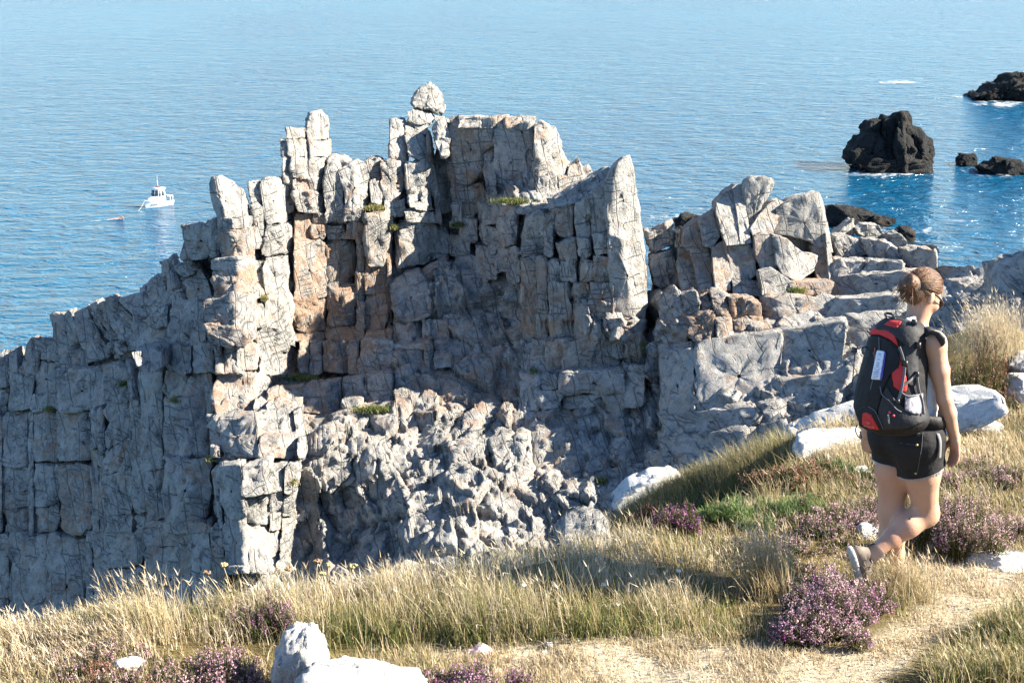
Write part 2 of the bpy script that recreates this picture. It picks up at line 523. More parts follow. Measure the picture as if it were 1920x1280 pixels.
NB = [0]
def fill(quad, bw, bh, prot=(0.05, 0.42), rust=(0.1, 0.45), parent=None, jit=0.06, skip=(), crease_p=0.5, thick=1.3, shift=0.6, drop=0.0, rnd=(0.02, 0.07), sky_m=4, amp=1.0):
    """irregular jointed blocks inside a pixel quad (TL, TR, BR, BL); joints run on from course to course"""
    q = np.asarray(quad, float)
    W = (np.hypot(*(q[1] - q[0])) + np.hypot(*(q[2] - q[3]))) / 2
    H = (np.hypot(*(q[3] - q[0])) + np.hypot(*(q[2] - q[1]))) / 2
    nc = max(1, round(W / bw))
    u = np.concatenate([[0], np.cumsum([R_.choice((0.35, 0.7, 1.0, 1.6, 2.2)) * R_.uniform(0.8, 1.2) for _ in range(nc)])]); u /= u[-1]
    nrw = max(1, round(H / bh))
    base = np.concatenate([[0], np.cumsum([R_.choice((0.4, 0.8, 1.2, 1.9)) * R_.uniform(0.8, 1.2) for _ in range(nrw)])]); base /= base[-1]
    def at(a, b):
        return (q[0] * (1 - a) + q[1] * a) * (1 - b) + (q[3] * (1 - a) + q[2] * a) * b
    prev = base
    for i in range(nc):
        rows = base.copy()
        if len(rows) > 2:
            rows[1:-1] += np.array([R_.uniform(-1, 1) for _ in range(len(rows) - 2)]) * shift * 0.5 / nrw
        keep = [0] + [k for k in range(1, len(rows) - 1) if R_.random() > 0.3] + [len(rows) - 1]
        rows = np.sort(rows)[keep]
        for j in range(len(rows) - 1):
            a0, a1, b0, b1 = u[i], u[i + 1], rows[j], rows[j + 1]
            if (b1 - b0) * H < 9: continue
            c = at((a0 + a1) / 2, (b0 + b1) / 2)
            if any(inside(s, c[0], c[1]) for s in skip): continue
            if R_.random() < drop: continue
            pts = [at(a0, b0), at((a0 + a1) / 2, b0), at(a1, b0), at(a1, (b0 + b1) / 2), at(a1, b1), at((a0 + a1) / 2, b1), at(a0, b1), at(a0, (b0 + b1) / 2)]
            pts = np.array([p + np.array([R_.uniform(-1, 1) * jit * (a1 - a0) * W, R_.uniform(-1, 1) * jit * (b1 - b0) * H]) for p in pts])
            if pts[:, 1].min() < np.interp(c[0], SKY[:, 0], SKY[:, 1]) - sky_m: continue
            pts = c + (pts - c) * R_.uniform(1.0, 1.06)
            cr = None
            if R_.random() < crease_p:
                xr = a0 + (a1 - a0) * R_.uniform(0.5, 0.9)
                cr = (tuple(at(xr, b0)), tuple(at(xr + R_.uniform(-.02, .02), b1)), R_.uniform(0, 0.15), R_.uniform(0.3, 1.4))
            block(pts, R_.uniform(*prot), cr, thick=thick, rust=R_.uniform(*rust), rnd=R_.uniform(*rnd), parent=parent, N=36, amp=amp)
            NB[0] += 1
# ------------------------------------------------------------------ pinnacles, towers and fins along the crest
def rocks(name, label, base, items, cat='rock', dp=0.0):
    e = empty(name, P(*base), label, cat)
    for it in items:
        poly, kw = (it[0], it[1]) if len(it) == 2 and isinstance(it[1], dict) else (it, {})
        kw = dict(kw); kw.setdefault('rust', R_.uniform(0.1, 0.45))
        cc = np.mean(np.asarray(poly, float), 0); poly = cc + (np.asarray(poly, float) - cc) * (1.06 if name in ('rock_crag', 'rock_row') else 1.03)
        kw['prot'] = kw.get('prot', 0.35) + dp
        block(poly, parent=e, **kw); NB[0] += 1
    return e

def rc(x0, y0, x1, y1, j=0.07):
    w, h = x1 - x0, y1 - y0
    r = lambda: R_.uniform(-j, j)
    return [(x0 + r() * w, y0 + r() * h), ((x0 + x1) / 2, y0 + r() * h), (x1 + r() * w, y0 + r() * h), (x1 + r() * w, (y0 + y1) / 2), (x1 + r() * w, y1 + r() * h),
            ((x0 + x1) / 2, y1 + r() * h), (x0 + r() * w, y1 + r() * h), (x0 + r() * w, (y0 + y1) / 2)]

def cr(x0, y0, x1, y1, sl=0.1, sr=1.3):
    return ((x0, y0), (x1, y1), sl, sr)

# leaning finger rock on the left with the stack it stands on
rocks('rock_pinnacle', 'leaning rounded finger of pale rock, leftmost pinnacle on the crest', (430, 690, 67.5), [
 ([(393,345),(399,336),(412,333),(422,337),(432,341),(438,352),(450,356),(457,380),(460,410),(432,411),(408,411),(400,380),(395,360)], dict(prot=0.5, crease=cr(410,338,430,410,0.15,1.1), thick=1.5, rust=0, amp=.7)),
 (rc(409,409,466,430), dict(prot=0.6, crease=cr(434,409,437,430,0.05,1.2))),
 ([(411,428),(470,428),(472,470),(470,486),(414,488),(408,450)], dict(prot=0.75, crease=cr(437,428,440,488,0.05,1.3), rust=0.55)),
 ([(396,490),(425,482),(470,480),(468,507),(397,509)], dict(prot=0.9, crease=cr(444,482,446,508,0.05,1.2))),
 ([(398,508),(470,505),(474,556),(446,553),(402,559)], dict(prot=0.95, crease=cr(446,506,448,555,0.05,1.25), rust=0.7)),
 ([(382,565),(440,553),(474,556),(474,640),(440,648),(384,640)], dict(prot=1.2, crease=cr(441,555,444,645,0.05,1.1), rust=0.4)),
 ([(384,608),(444,611),(470,635),(452,655),(418,638),(386,625)], dict(prot=1.25, rust=0.6)),
 (rc(446,430,474,560), dict(prot=0.0, crease=cr(460,430,462,560,0.2,1.0))),
 ([(385,416),(410,410),(411,440),(410,485),(392,480),(375,440)], dict(prot=0.55, crease=cr(393,412,404,485,0.1,1.4))),
 (rc(343,424,388,452), dict(prot=0.3)), (rc(341,450,396,486), dict(prot=0.25)),
], dp=1.3)

# double slab pillar
rocks('rock_pinnacle', 'tall flat-topped double slab of rock, second pinnacle from the left', (510, 690, 68), [
 ([(466,342),(487,340),(490,378),(488,385),(472,384),(467,365)], dict(prot=0.25, thick=1.5, rust=.2)),
 ([(488,337),(505,334),(526,335),(531,360),(534,418),(498,420),(494,390),(489,360)], dict(prot=0.5, crease=cr(513,336,524,418,0.05,1.5), thick=1.7, rust=.1, amp=.7)),
 ([(470,382),(480,380),(492,390),(499,425),(502,470),(480,470),(474,430)], dict(prot=0.4, crease=cr(484,384,496,470,0.05,0.8), rust=.1)),
 ([(500,420),(534,420),(541,432),(542,470),(538,478),(490,480),(492,452)], dict(prot=0.6, crease=cr(525,420,530,478,0.05,1.3), rust=.25)),
 (rc(469,487,492,507), dict(prot=0.35)), (rc(470,506,494,530), dict(prot=0.35)), (rc(473,528,497,560), dict(prot=0.3, rust=.5)),
 ([(492,486),(536,482),(541,515),(540,547),(498,552),(494,520)], dict(prot=0.6, crease=cr(522,484,526,550,0.05,1.3), rust=.05)),
 ([(470,575),(490,572),(497,598),(494,615),(472,612)], dict(prot=0.7, crease=cr(486,574,494,612,0.05,1.2))),
 ([(498,552),(535,548),(545,562),(546,590),(540,620),(500,612),(496,580)], dict(prot=0.75, crease=cr(526,550,534,615,0.05,1.2), rust=.3)),
 ([(478,615),(500,612),(542,620),(551,648),(520,645),(482,640)], dict(prot=0.85, rust=.2, crease=cr(530,615,535,645,.05,.8))),
 (rc(476,640,540,662), dict(prot=0.8)), (rc(484,658,530,700), dict(prot=0.9)), (rc(446,632,482,690), dict(prot=1.0)),
])

# stepped stack with upright cap
rocks('rock_pinnacle', 'stack of blocks with an upright cap stone, third pinnacle from the left', (580, 470, 72), [
 ([(574,226),(579,210),(590,207),(601,207),(603,217),(610,220),(613,262),(576,263),(572,240)], dict(prot=0.2, crease=cr(588,210,592,262,0.05,1.0), thick=1.1, rust=0)),
 (rc(537,240,573,260), dict(prot=0.1, thick=1.0)),
 (rc(526,261,547,295), dict(prot=0.0, thick=1.0)), (rc(540,262,579,294), dict(prot=0.3, crease=cr(566,262,568,294))),
 (rc(579,262,614,294), dict(prot=0.25, crease=cr(588,262,592,294,.05,.9))),
 (rc(530,295,549,342), dict(prot=0.0)), (rc(546,296,580,334), dict(prot=0.35, crease=cr(572,296,573,334))),
 ([(577,295),(611,294),(604,333),(578,334)], dict(prot=0.3, crease=cr(588,295,590,334,.05,1.0))),
 (rc(532,340,552,400), dict(prot=-0.2)), (rc(550,334,578,360), dict(prot=0.3)), (rc(576,332,606,358), dict(prot=0.35, crease=cr(590,332,588,358))),
 ([(547,360),(575,358),(598,358),(606,370),(606,398),(580,400),(556,398)], dict(prot=0.6, crease=cr(582,358,588,398,.05,1.0), rust=.4)),
 (rc(551,399,585,450), dict(prot=0.25, rust=.8)), (rc(585,400,611,424), dict(prot=0.3, rust=.9)), (rc(583,423,611,447), dict(prot=0.45, rust=.7)),
 (rc(612,424,648,450), dict(prot=0.3, rust=.5)),
])
rocks('rock_block_stack', 'broad rounded block with a lit right face beside the stepped stack', (650, 420, 73), [
 ([(611,300),(622,291),(648,293),(656,304),(650,318),(614,320)], dict(prot=-0.1)),
 ([(608,312),(630,306),(642,330),(645,380),(646,416),(612,418),(606,360)], dict(prot=0.35, thick=1.6)),
 ([(632,318),(648,306),(668,303),(686,310),(690,345),(694,380),(684,405),(650,396),(644,360)], dict(prot=0.55, crease=cr(660,305,668,400,.05,0.8), thick=1.8)),
 (rc(645,392,686,416), dict(prot=0.6, crease=cr(672,392,674,416))),
 (rc(647,416,684,450), dict(prot=0.4, rust=.6)),
])
rocks('rock_block_stack', 'two upright rounded blocks left of the balanced-boulder pillar', (720, 400, 73.5), [
 ([(685,300),(695,295),(714,298),(713,332),(694,342),(690,320)], dict(prot=0.0)),
 ([(712,304),(730,301),(754,303),(757,340),(750,375),(738,386),(718,380),(713,340)], dict(prot=0.3, crease=cr(738,303,745,385,.05,1.0))),
 ([(692,338),(714,330),(717,360),(716,386),(696,380)], dict(prot=0.2)),
 (rc(722,374,757,408), dict(prot=0.25)),
 ([(684,404),(705,396),(736,398),(735,430),(730,470),(716,500),(690,498),(683,450)], dict(prot=0.7, crease=cr(718,398,722,500,.05,1.0), rust=.35)),
])

# pillar that carries the balanced boulder
boul = block([(771,180),(778,168),(788,162),(800,158),(813,161),(820,170),(829,180),(832,197),(830,214),(820,217),(808,211),(790,208),(773,200),(770,190)], prot=0.1, thick=1.5, rust=0, name='balanced_boulder', crease=cr(806,160,812,214,.1,.5), rnd=.5, amp=1.5)
tag(boul, 'rounded grey boulder balanced on top of the tallest pillar', 'boulder')
rocks('rock_pillar', 'tall slender pillar of stacked blocks carrying the balanced boulder', (790, 590, 73), [
 ([(764,209),(785,206),(808,212),(815,222),(808,232),(790,236),(766,233)], dict(prot=0.15, crease=cr(795,208,800,234,.05,.9), rust=0)),
 (rc(815,218,832,230), dict(prot=-0.3, thick=1)), (rc(758,232,800,252), dict(prot=0.0)),
 ([(732,226),(757,224),(763,260),(764,298),(730,297)], dict(prot=0.0, thick=1.3, rust=0)),
 ([(758,252),(788,249),(800,262),(808,305),(785,302),(763,294)], dict(prot=0.4, crease=cr(785,250,793,304,.05,1.0), rust=.1)),
 (rc(729,291,765,305), dict(prot=0.0)),
 ([(759,306),(795,304),(810,316),(812,358),(785,354),(762,362)], dict(prot=0.5, crease=cr(795,304,798,358,.05,1.1), rust=.1)),
 ([(762,368),(774,353),(802,350),(813,394),(790,396),(764,388)], dict(prot=0.75, crease=cr(792,350,795,396,.05,1.0))),
 ([(799,244),(808,262),(814,312),(827,420),(818,416),(808,330),(800,290)], dict(prot=0.1, crease=cr(804,250,820,420,.05,1.2))),
 ([(757,396),(780,392),(812,398),(816,418),(760,416)], dict(prot=0.6)),
 ([(742,420),(770,413),(814,420),(820,460),(806,492),(745,504),(738,460)], dict(prot=0.6, crease=cr(786,414,792,500,.05,.9), rust=.3)),
 ([(730,527),(752,510),(786,505),(812,545),(814,594),(770,602),(733,600)], dict(prot=0.9, rust=.45, amp=.7)),
 ([(790,506),(836,480),(848,520),(845,545),(816,568),(800,540)], dict(prot=0.6, rust=.45, amp=.6)),
 ([(810,420),(836,425),(846,460),(834,482),(808,492)], dict(prot=0.0, rust=.1)),
])

# the great block
rocks('rock_tower', 'massive flat-topped block of vertical columns right of the balanced boulder', (930, 415, 72.5), [
 ([(808,240),(814,230),(840,224),(843,260),(840,290),(830,298),(816,268)], dict(prot=0.35, Y0=73.6, rust=.1)),
 ([(838,226),(870,221),(905,221),(930,224),(931,268),(908,290),(906,340),(880,350),(852,340),(842,290)], dict(prot=0.1, Y0=73.6, gx=-.15, gz=.05, rust=.55, thick=3)),
 ([(832,298),(845,296),(856,345),(870,352),(906,340),(916,372),(900,400),(870,412),(852,396),(842,350)], dict(prot=0.0, Y0=73.5, gx=-.15, gz=.05, rust=.55, thick=3)),
 ([(905,288),(930,262),(929,320),(932,366),(914,366),(906,320)], dict(prot=0.3, Y0=73.3, gx=-.15, rust=.55)),
 ([(928,240),(950,233),(976,233),(986,285),(993,366),(962,376),(934,370),(926,310)], dict(prot=0.35, Y0=73.2, gx=-.2, gz=.05, rust=.15, amp=.7, thick=3)),
 ([(975,234),(1002,226),(1004,290),(996,340),(988,330),(984,285)], dict(prot=0.25, Y0=73.0, gx=-.15, gz=.05, rust=.35, thick=3)),
 ([(1002,234),(1015,229),(1030,235),(1046,250),(1051,275),(1035,290),(1010,310),(1002,300)], dict(prot=0.5, Y0=72.9, gx=.4, gz=.3, crease=cr(1018,230,1022,305,.1,.8), thick=2.5)),
 ([(992,332),(1006,305),(1024,284),(1050,278),(1064,300),(1070,330),(1060,372),(1040,378),(1010,376),(994,350)], dict(prot=0.8, Y0=72.7, gx=.3, gz=.3, crease=cr(1012,300,1016,376,.3,.7), thick=2.6, amp=1.4)),
 (rc(1008,330,1026,376,.1), dict(prot=1.1, Y0=72.7, gx=.2, gz=.3)), (rc(1026,326,1044,377,.1), dict(prot=1.0, Y0=72.8, gx=.3, gz=.3)), (rc(1044,330,1062,372,.1), dict(prot=0.7, Y0=73, gx=.4, gz=.3)),
 ([(1064,312),(1084,299),(1094,318),(1090,345),(1062,358)], dict(prot=0.2, Y0=73.2, gx=.5, gz=.3)),
 ([(1088,316),(1104,310),(1112,325),(1106,341),(1090,342)], dict(prot=0.0, Y0=73.6, gx=.5, gz=.3)),
 ([(812,234),(860,219),(860,238),(838,242)], dict(prot=0.2, Y0=74.3, gz=.8)), (rc(856,219,905,240,.12), dict(prot=0.45, Y0=73.9, gz=.9)), (rc(900,219,950,242,.12), dict(prot=0.3, Y0=73.9, gz=.9)), (rc(948,220,1000,240,.12), dict(prot=0.3, Y0=73.6, gz=.9)),
 (rc(845,382,866,424), dict(prot=0.1, Y0=73.4)),
])
rocks('rock_ledge', 'shaded ledge of fluted blocks under the great flat-topped block', (930, 470, 70.5), [
 ([(912,384),(935,379),(945,384),(940,420),(905,424),(903,405)], dict(prot=0.2)),
 ([(940,386),(958,382),(974,388),(970,440),(968,458),(940,462),(930,430)], dict(prot=0.3)),
 ([(900,418),(932,425),(940,462),(910,458),(900,440)], dict(prot=0.1)),
 (rc(892,462,915,530), dict(prot=0.3)), (rc(913,458,932,528), dict(prot=0.35)), (rc(930,462,955,510), dict(prot=0.3)), (rc(952,462,976,530), dict(prot=0.3)),
 (rc(862,410,895,452), dict(prot=0.1)), (rc(845,440,880,480), dict(prot=0.2)), (rc(850,478,892,525), dict(prot=0.2)),
 (rc(968,386,1000,402), dict(prot=0.2, gz=1.2)), (rc(996,384,1034,400), dict(prot=0.2, gz=1.2)),
])

# the shark fin
rocks('rock_fin', 'pointed fin of rock with a sunlit right flank in the middle of the crest', (1100, 700, 64.5), [
 ([(1136,350),(1150,318),(1168,299),(1182,296),(1188,318),(1194,360),(1200,400),(1202,440),(1172,450),(1140,440),(1136,400)], dict(prot=0.5, crease=cr(1158,300,1140,440,.25,0.75), Y0=64.6, gx=0, gz=.12, thick=3.0, amp=.7, cuts=1, rust=.0)),
 ([(1140,440),(1172,448),(1203,440),(1208,500),(1212,560),(1208,598),(1180,600),(1150,590),(1142,520)], dict(prot=0.55, crease=cr(1165,440,1186,600,.1,0.9), Y0=64.3, gx=-.05, gz=.08, thick=3.0, amp=.8, cuts=1, rust=.3)),
 ([(1190,400),(1200,408),(1207,470),(1214,530),(1206,540),(1198,470)], dict(prot=-0.1, Y0=64.9, gx=.6, gz=.05, thick=2.0, rust=0)),
 ([(1136,590),(1180,596),(1210,600),(1211,622),(1190,630),(1160,640),(1140,620)], dict(prot=0.75, crease=cr(1176,592,1168,640,.1,.9), Y0=63.7, gx=0, gz=.1, amp=1.3, rust=.25)),
 ([(1170,632),(1206,622),(1216,650),(1218,672),(1200,688),(1176,668)], dict(prot=0.7, crease=cr(1196,626,1206,680,.2,1.2), Y0=63.5, gx=0, gz=.1, rust=.6, amp=1.3)),
 ([(1150,640),(1172,640),(1178,672),(1150,676)], dict(prot=0.35, Y0=63.6, gx=-.1)),
 ([(1104,368),(1120,350),(1137,342),(1139,385),(1141,432),(1113,440),(1106,400)], dict(prot=0.2, Y0=64.9, gx=-.35, gz=.1)),
 ([(1078,382),(1102,369),(1106,420),(1107,444),(1082,446),(1078,415)], dict(prot=0.2, Y0=65.5, gx=-.35, gz=.1)),
 ([(1046,396),(1077,384),(1077,440),(1050,448),(1042,440)], dict(prot=0.15, Y0=66.1, gx=-.35, gz=.1, rust=.4)),
 ([(988,412),(1008,398),(1046,394),(1042,440),(1034,470),(1010,476),(976,484),(982,440)], dict(prot=0.2, Y0=66.8, gx=-.35, gz=.1, rust=.3, thick=2.5)),
 (rc(1020,420,1036,478), dict(prot=0.3, Y0=66.4)),
 ([(1036,375),(1100,340),(1138,316),(1150,320),(1136,344),(1090,378),(1044,398),(1020,396)], dict(prot=-0.2, Y0=66.2, gx=-.35, gz=1.2, thick=2.5)),
 ([(1046,458),(1060,450),(1080,447),(1082,486),(1052,488)], dict(prot=0.55, Y0=65.5, gx=-.2, gz=.1)),
 ([(1083,449),(1106,446),(1111,478),(1092,488),(1085,476)], dict(prot=0.65, Y0=65.1, gx=-.1, gz=.1, crease=cr(1102,446,1106,486,.05,1.2))),
 ([(1112,441),(1138,434),(1141,474),(1118,480)], dict(prot=0.6, Y0=64.7, gx=-.15, gz=.1, crease=cr(1132,436,1134,478,.05,1.2))),
 (rc(1050,488,1080,530), dict(prot=0.45, Y0=65.3, gx=-.2)), (rc(1089,488,1115,530), dict(prot=0.5, Y0=64.9, gx=-.2)), (rc(1115,482,1146,530), dict(prot=0.45, Y0=64.6, gx=-.15, rust=.6)),
 ([(976,490),(1006,482),(1006,560),(1008,640),(980,640),(978,560)], dict(prot=0.25, Y0=66.2, gx=-.3, gz=.1, rust=.6, thick=2)),
 (rc(1006,482,1026,640,.04), dict(prot=0.35, Y0=65.7, gx=-.3, gz=.1, rust=.5)),
 (rc(1026,488,1050,530), dict(prot=0.3, Y0=65.5, gx=-.3, gz=.1)),
 ([(1028,530),(1066,528),(1074,580),(1075,640),(1036,640),(1030,590)], dict(prot=0.5, Y0=65.1, gx=-.25, gz=.1, rust=.45, thick=2)),
 (rc(1074,530,1106,640,.04), dict(prot=0.35, Y0=64.7, gx=-.25, gz=.1, rust=.45)),
 (rc(1105,530,1130,600,.05), dict(prot=0.45, Y0=64.3, gx=-.2, gz=.1, rust=.5)), (rc(1128,530,1150,600,.05), dict(prot=0.5, Y0=64.2, gx=-.15, gz=.1, rust=.6)),
 (rc(978,640,1000,700,.05), dict(prot=0.35, Y0=65.3, gx=-.3)), (rc(998,636,1024,704,.05), dict(prot=0.4, Y0=64.9, gx=-.3)), ([(1022,640),(1054,636),(1056,690),(1048,702),(1024,700)], dict(prot=0.45, Y0=64.5, gx=-.3, gz=.1)),
 ([(1054,640),(1104,632),(1128,650),(1130,672),(1090,690),(1060,698),(1054,680)], dict(prot=0.5, Y0=64.0, gx=-.2, gz=.2, crease=cr(1112,640,1118,690,.05,.9))),
 ([(1106,604),(1140,600),(1150,640),(1128,650),(1112,636)], dict(prot=0.1, Y0=64.1)),
])

# small pair of rocks in the notch and the crag to the right of it
rocks('rock_pair', 'two stacked rounded rocks in the notch right of the fin', (1245, 560, 66), [
 ([(1209,434),(1222,436),(1238,428),(1258,416),(1262,440),(1263,463),(1230,478),(1216,462)], dict(prot=0.2, Y0=66.8, gx=.2, gz=.1, thick=1.4)),
 ([(1222,482),(1262,468),(1270,500),(1277,540),(1250,550),(1228,532),(1220,505)], dict(prot=0.4, Y0=66.5, gx=.2, gz=.1, thick=1.6)),
])
rocks('rock_crag', 'tilted slabby crag with a jutting top slab, right of the notch', (1420, 560, 64.5), [
 ([(1283,434),(1300,418),(1312,414),(1322,450),(1320,465),(1290,470),(1280,460)], dict(amp=.4, cuts=0, rnd=.02, prot=0.1, gx=.15, rust=.4)),
 ([(1272,470),(1290,468),(1304,500),(1312,545),(1300,552),(1278,545),(1272,505)], dict(amp=.4, cuts=0, rnd=.02, prot=0.2, gx=.15, rust=.3)),
 ([(1312,414),(1342,396),(1353,436),(1336,464),(1322,462)], dict(amp=.4, cuts=0, rnd=.02, prot=0.25, gx=.1, rust=.4)),
 ([(1294,470),(1328,464),(1334,500),(1336,548),(1312,546),(1304,505)], dict(amp=.4, cuts=0, rnd=.02, prot=0.2, gx=.1, rust=.5)),
 ([(1343,382),(1361,362),(1376,352),(1384,400),(1388,455),(1362,458),(1352,430),(1344,400)], dict(amp=.4, cuts=0, rnd=.02, prot=0.35, gx=.1, rust=.25)),
 ([(1373,354),(1380,348),(1393,350),(1400,400),(1408,452),(1388,456),(1382,400)], dict(amp=.4, cuts=0, rnd=.02, prot=0.25, gx=.1, rust=.2)),
 ([(1395,352),(1402,340),(1414,333),(1432,333),(1449,337),(1450,346),(1441,366),(1430,384),(1425,398),(1408,424),(1402,400)], dict(amp=.4, cuts=0, rnd=.02, prot=0.6, crease=cr(1445,340,1416,410,.1,.9), gx=.1, gz=.1, thick=1.6, rust=.1)),
 ([(1408,428),(1424,402),(1438,388),(1456,376),(1470,380),(1460,412),(1446,440),(1414,444)], dict(amp=.4, cuts=0, rnd=.02, prot=0.2, gx=.2, rust=.45)),
 ([(1458,392),(1480,378),(1502,370),(1524,366),(1534,363),(1541,380),(1552,430),(1560,470),(1545,470),(1520,452),(1480,440),(1452,438)], dict(amp=.4, cuts=0, rnd=.02, prot=0.45, gx=.1, gz=.15, crease=cr(1530,364,1556,470,.05,1.0), thick=2.0, rust=.05)),
 ([(1548,440),(1556,450),(1565,520),(1568,548),(1556,540),(1552,490)], dict(amp=.4, cuts=0, rnd=.02, prot=0.5, gx=.4, thick=1.8, rust=.0)),
 ([(1336,466),(1356,454),(1368,500),(1370,542),(1344,548),(1338,510)], dict(amp=.4, cuts=0, rnd=.02, prot=0.45, gx=.1, rust=.45)),
 ([(1358,456),(1404,454),(1414,490),(1418,512),(1392,540),(1372,536),(1368,495)], dict(amp=.4, cuts=0, rnd=.02, prot=0.4, gx=.1, rust=.4)),
 ([(1414,444),(1430,436),(1450,446),(1456,500),(1430,510),(1416,476)], dict(amp=.4, cuts=0, rnd=.02, prot=0.55, gx=.1, rust=.5)),
 ([(1450,442),(1476,448),(1498,470),(1530,480),(1524,505),(1500,528),(1468,514),(1455,490)], dict(amp=.4, cuts=0, rnd=.02, prot=0.9, gx=.2, gz=.5, rust=.2, crease=cr(1480,446,1486,520,.3,.6))),
 ([(1520,460),(1556,470),(1562,500),(1560,528),(1536,530),(1526,500)], dict(amp=.4, cuts=0, rnd=.02, prot=0.2, gx=-.2, rust=.9)),
 ([(1426,512),(1450,505),(1470,518),(1490,536),(1478,552),(1430,552)], dict(amp=.4, cuts=0, rnd=.02, prot=0.9, gx=.15, gz=.4, rust=.2)),
 (rc(1376,528,1428,556), dict(amp=.4, cuts=0, rnd=.02, prot=0.4)), (rc(1484,528,1560,552), dict(amp=.4, cuts=0, rnd=.02, prot=0.5, gz=.8, rust=.7)),
])
rocks('rock_row', 'row of chunky blocks with rusty fronts below the slabby crag', (1340, 650, 61), [
 ([(1236,572),(1248,552),(1266,540),(1278,556),(1284,592),(1262,604),(1244,606)], dict(prot=0.5, crease=cr(1262,544,1266,604,.1,.4))),
 ([(1280,556),(1305,547),(1314,578),(1288,594)], dict(prot=0.5)), ([(1313,556),(1328,545),(1336,576),(1318,584)], dict(prot=0.4, rust=.6)),
 ([(1333,550),(1350,547),(1368,553),(1374,592),(1346,598),(1338,575)], dict(prot=0.6, crease=cr(1352,548,1366,596,.05,1.2), rust=.5)),
 ([(1368,560),(1400,558),(1426,566),(1428,598),(1400,590),(1376,604)], dict(prot=0.5, gz=.3, rust=.85)),
 ([(1430,558),(1478,552),(1520,560),(1560,556),(1566,590),(1500,612),(1464,616),(1434,612)], dict(prot=0.5, gz=.7, rust=.4, crease=cr(1456,556,1466,616,.1,.5))),
 ([(1286,596),(1338,584),(1342,632),(1320,640),(1292,638)], dict(prot=0.3, rust=.95)), ([(1236,606),(1288,600),(1290,640),(1244,648),(1232,630)], dict(prot=0.3, rust=.6)),
 ([(1342,600),(1372,598),(1376,636),(1346,640)], dict(prot=0.5, rust=.4, crease=cr(1360,600,1364,638,.1,.9))), ([(1376,602),(1404,596),(1408,612),(1380,624)], dict(prot=0.4, rust=.6)),
 ([(1406,594),(1430,596),(1432,622),(1412,622)], dict(prot=0.3, rust=.7)),
])
rocks('rock_heap', 'tilted pale slabs on the crest right of the slabby crag', (1640, 500, 62), [
 ([(1567,440),(1590,420),(1601,412),(1606,430),(1600,452),(1570,452)], dict(prot=0.1, gz=.2, thick=1.3, rust=0)),
 ([(1604,428),(1620,422),(1648,421),(1662,446),(1650,452),(1612,444)], dict(prot=0.3, gx=.1, gz=.3, thick=1.4, rust=0)),
 ([(1562,440),(1590,440),(1620,458),(1628,476),(1600,490),(1570,482)], dict(prot=0.4, gz=.7, rust=.1)),
 ([(1618,448),(1660,452),(1692,470),(1690,484),(1640,492),(1622,470)], dict(prot=0.5, gz=.6, rust=.1)),
 ([(1662,440),(1684,438),(1700,452),(1704,470),(1680,468),(1664,462)], dict(prot=0.1, gz=.4, amp=1.3, rust=.1)),
 (rc(1566,486,1625,520,.1), dict(prot=.4, gz=.6)), (rc(1622,490,1695,515,.1), dict(prot=.4, gz=.7)), (rc(1694,466,1756,500,.1), dict(prot=.4, gz=.4)),
])
light = block([(243,662),(262,657),(290,653),(304,660),(308,690),(296,696),(262,698),(252,680)], prot=0.0, Y0=64.6, thick=2.4, rust=0, name='sunlit_boulder', gx=.45, gz=.8, rnd=.1, amp=.6)
tag(light, 'bright white flat boulder perched on the shaded left shoulder', 'boulder')

# ------------------------------------------------------------------ jointed blocks of the cliff faces
HB = [[(340,405),(550,320),(550,700),(470,700),(380,655),(375,490),(340,490)], [(240,650),(310,650),(310,700),(240,700)]]
fill([(255,500),(350,440),(400,560),(270,600)], 34, 32, parent=cliff, prot=(0.0, 0.85), skip=HB, sky_m=30)
fill([(98,592),(262,545),(390,600),(100,720)], 36, 32, parent=cliff, prot=(0.0, 0.85), skip=HB, sky_m=40)
fill([(30,628),(110,640),(110,770),(-40,790)], 34, 30, parent=cliff, prot=(0.0, 0.85), sky_m=20)
fill([(-60,680),(32,655),(34,770),(-60,790)], 44, 36, parent=cliff, prot=(0.0, 0.85), sky_m=20)
fill([(250,585),(385,560),(390,690),(240,700)], 42, 36, parent=cliff, prot=(0.0, 0.85), skip=HB)
fill([(105,700),(250,680),(262,760),(105,775)], 46, 38, parent=cliff, prot=(0.0, 0.85), skip=HB)
fill([(-70,780),(110,770),(110,1000),(-70,1000)], 36, 62, parent=cliff, prot=(0.0, 0.85), rust=(.1, .5))
fill([(110,770),(195,764),(200,1000),(110,1000)], 34, 85, parent=cliff, prot=(0.0, 0.85), rust=(.2, .6))
fill([(195,764),(270,700),(280,1000),(200,1000)], 36, 54, parent=cliff, prot=(0.0, 0.85))
fill([(262,690),(392,690),(392,1000),(272,1000)], 54, 42, parent=cliff, prot=(.1, .8), skip=HB, crease_p=.8)
fill([(-70,1000),(250,1000),(250,1180),(-70,1200)], 48, 56, parent=cliff, prot=(0.0, 0.85))
fill([(190,1000),(420,990),(420,1130),(190,1160)], 62, 50, parent=cliff, prot=(0.0, 0.85), rust=(.1, .6))
fill([(325,650),(450,640),(455,700),(325,700)], 36, 52, parent=cliff, crease_p=1.0, prot=(.8, 1.2))
fill([(384,700),(500,700),(500,800),(388,800)], 44, 36, parent=cliff, rust=(.1, .6))
fill([(392,790),(560,770),(570,860),(395,860)], 40, 44, parent=cliff, prot=(.2, .8), crease_p=.7)
fill([(398,880),(505,870),(510,1075),(420,1075)], 34, 38, parent=cliff, prot=(.5, 1.0), crease_p=1.0, rust=(0, .1))
fill([(505,880),(560,872),(540,1050),(505,1060)], 28, 34, parent=cliff, prot=(.4, .9), crease_p=.8, rust=(0, .2))
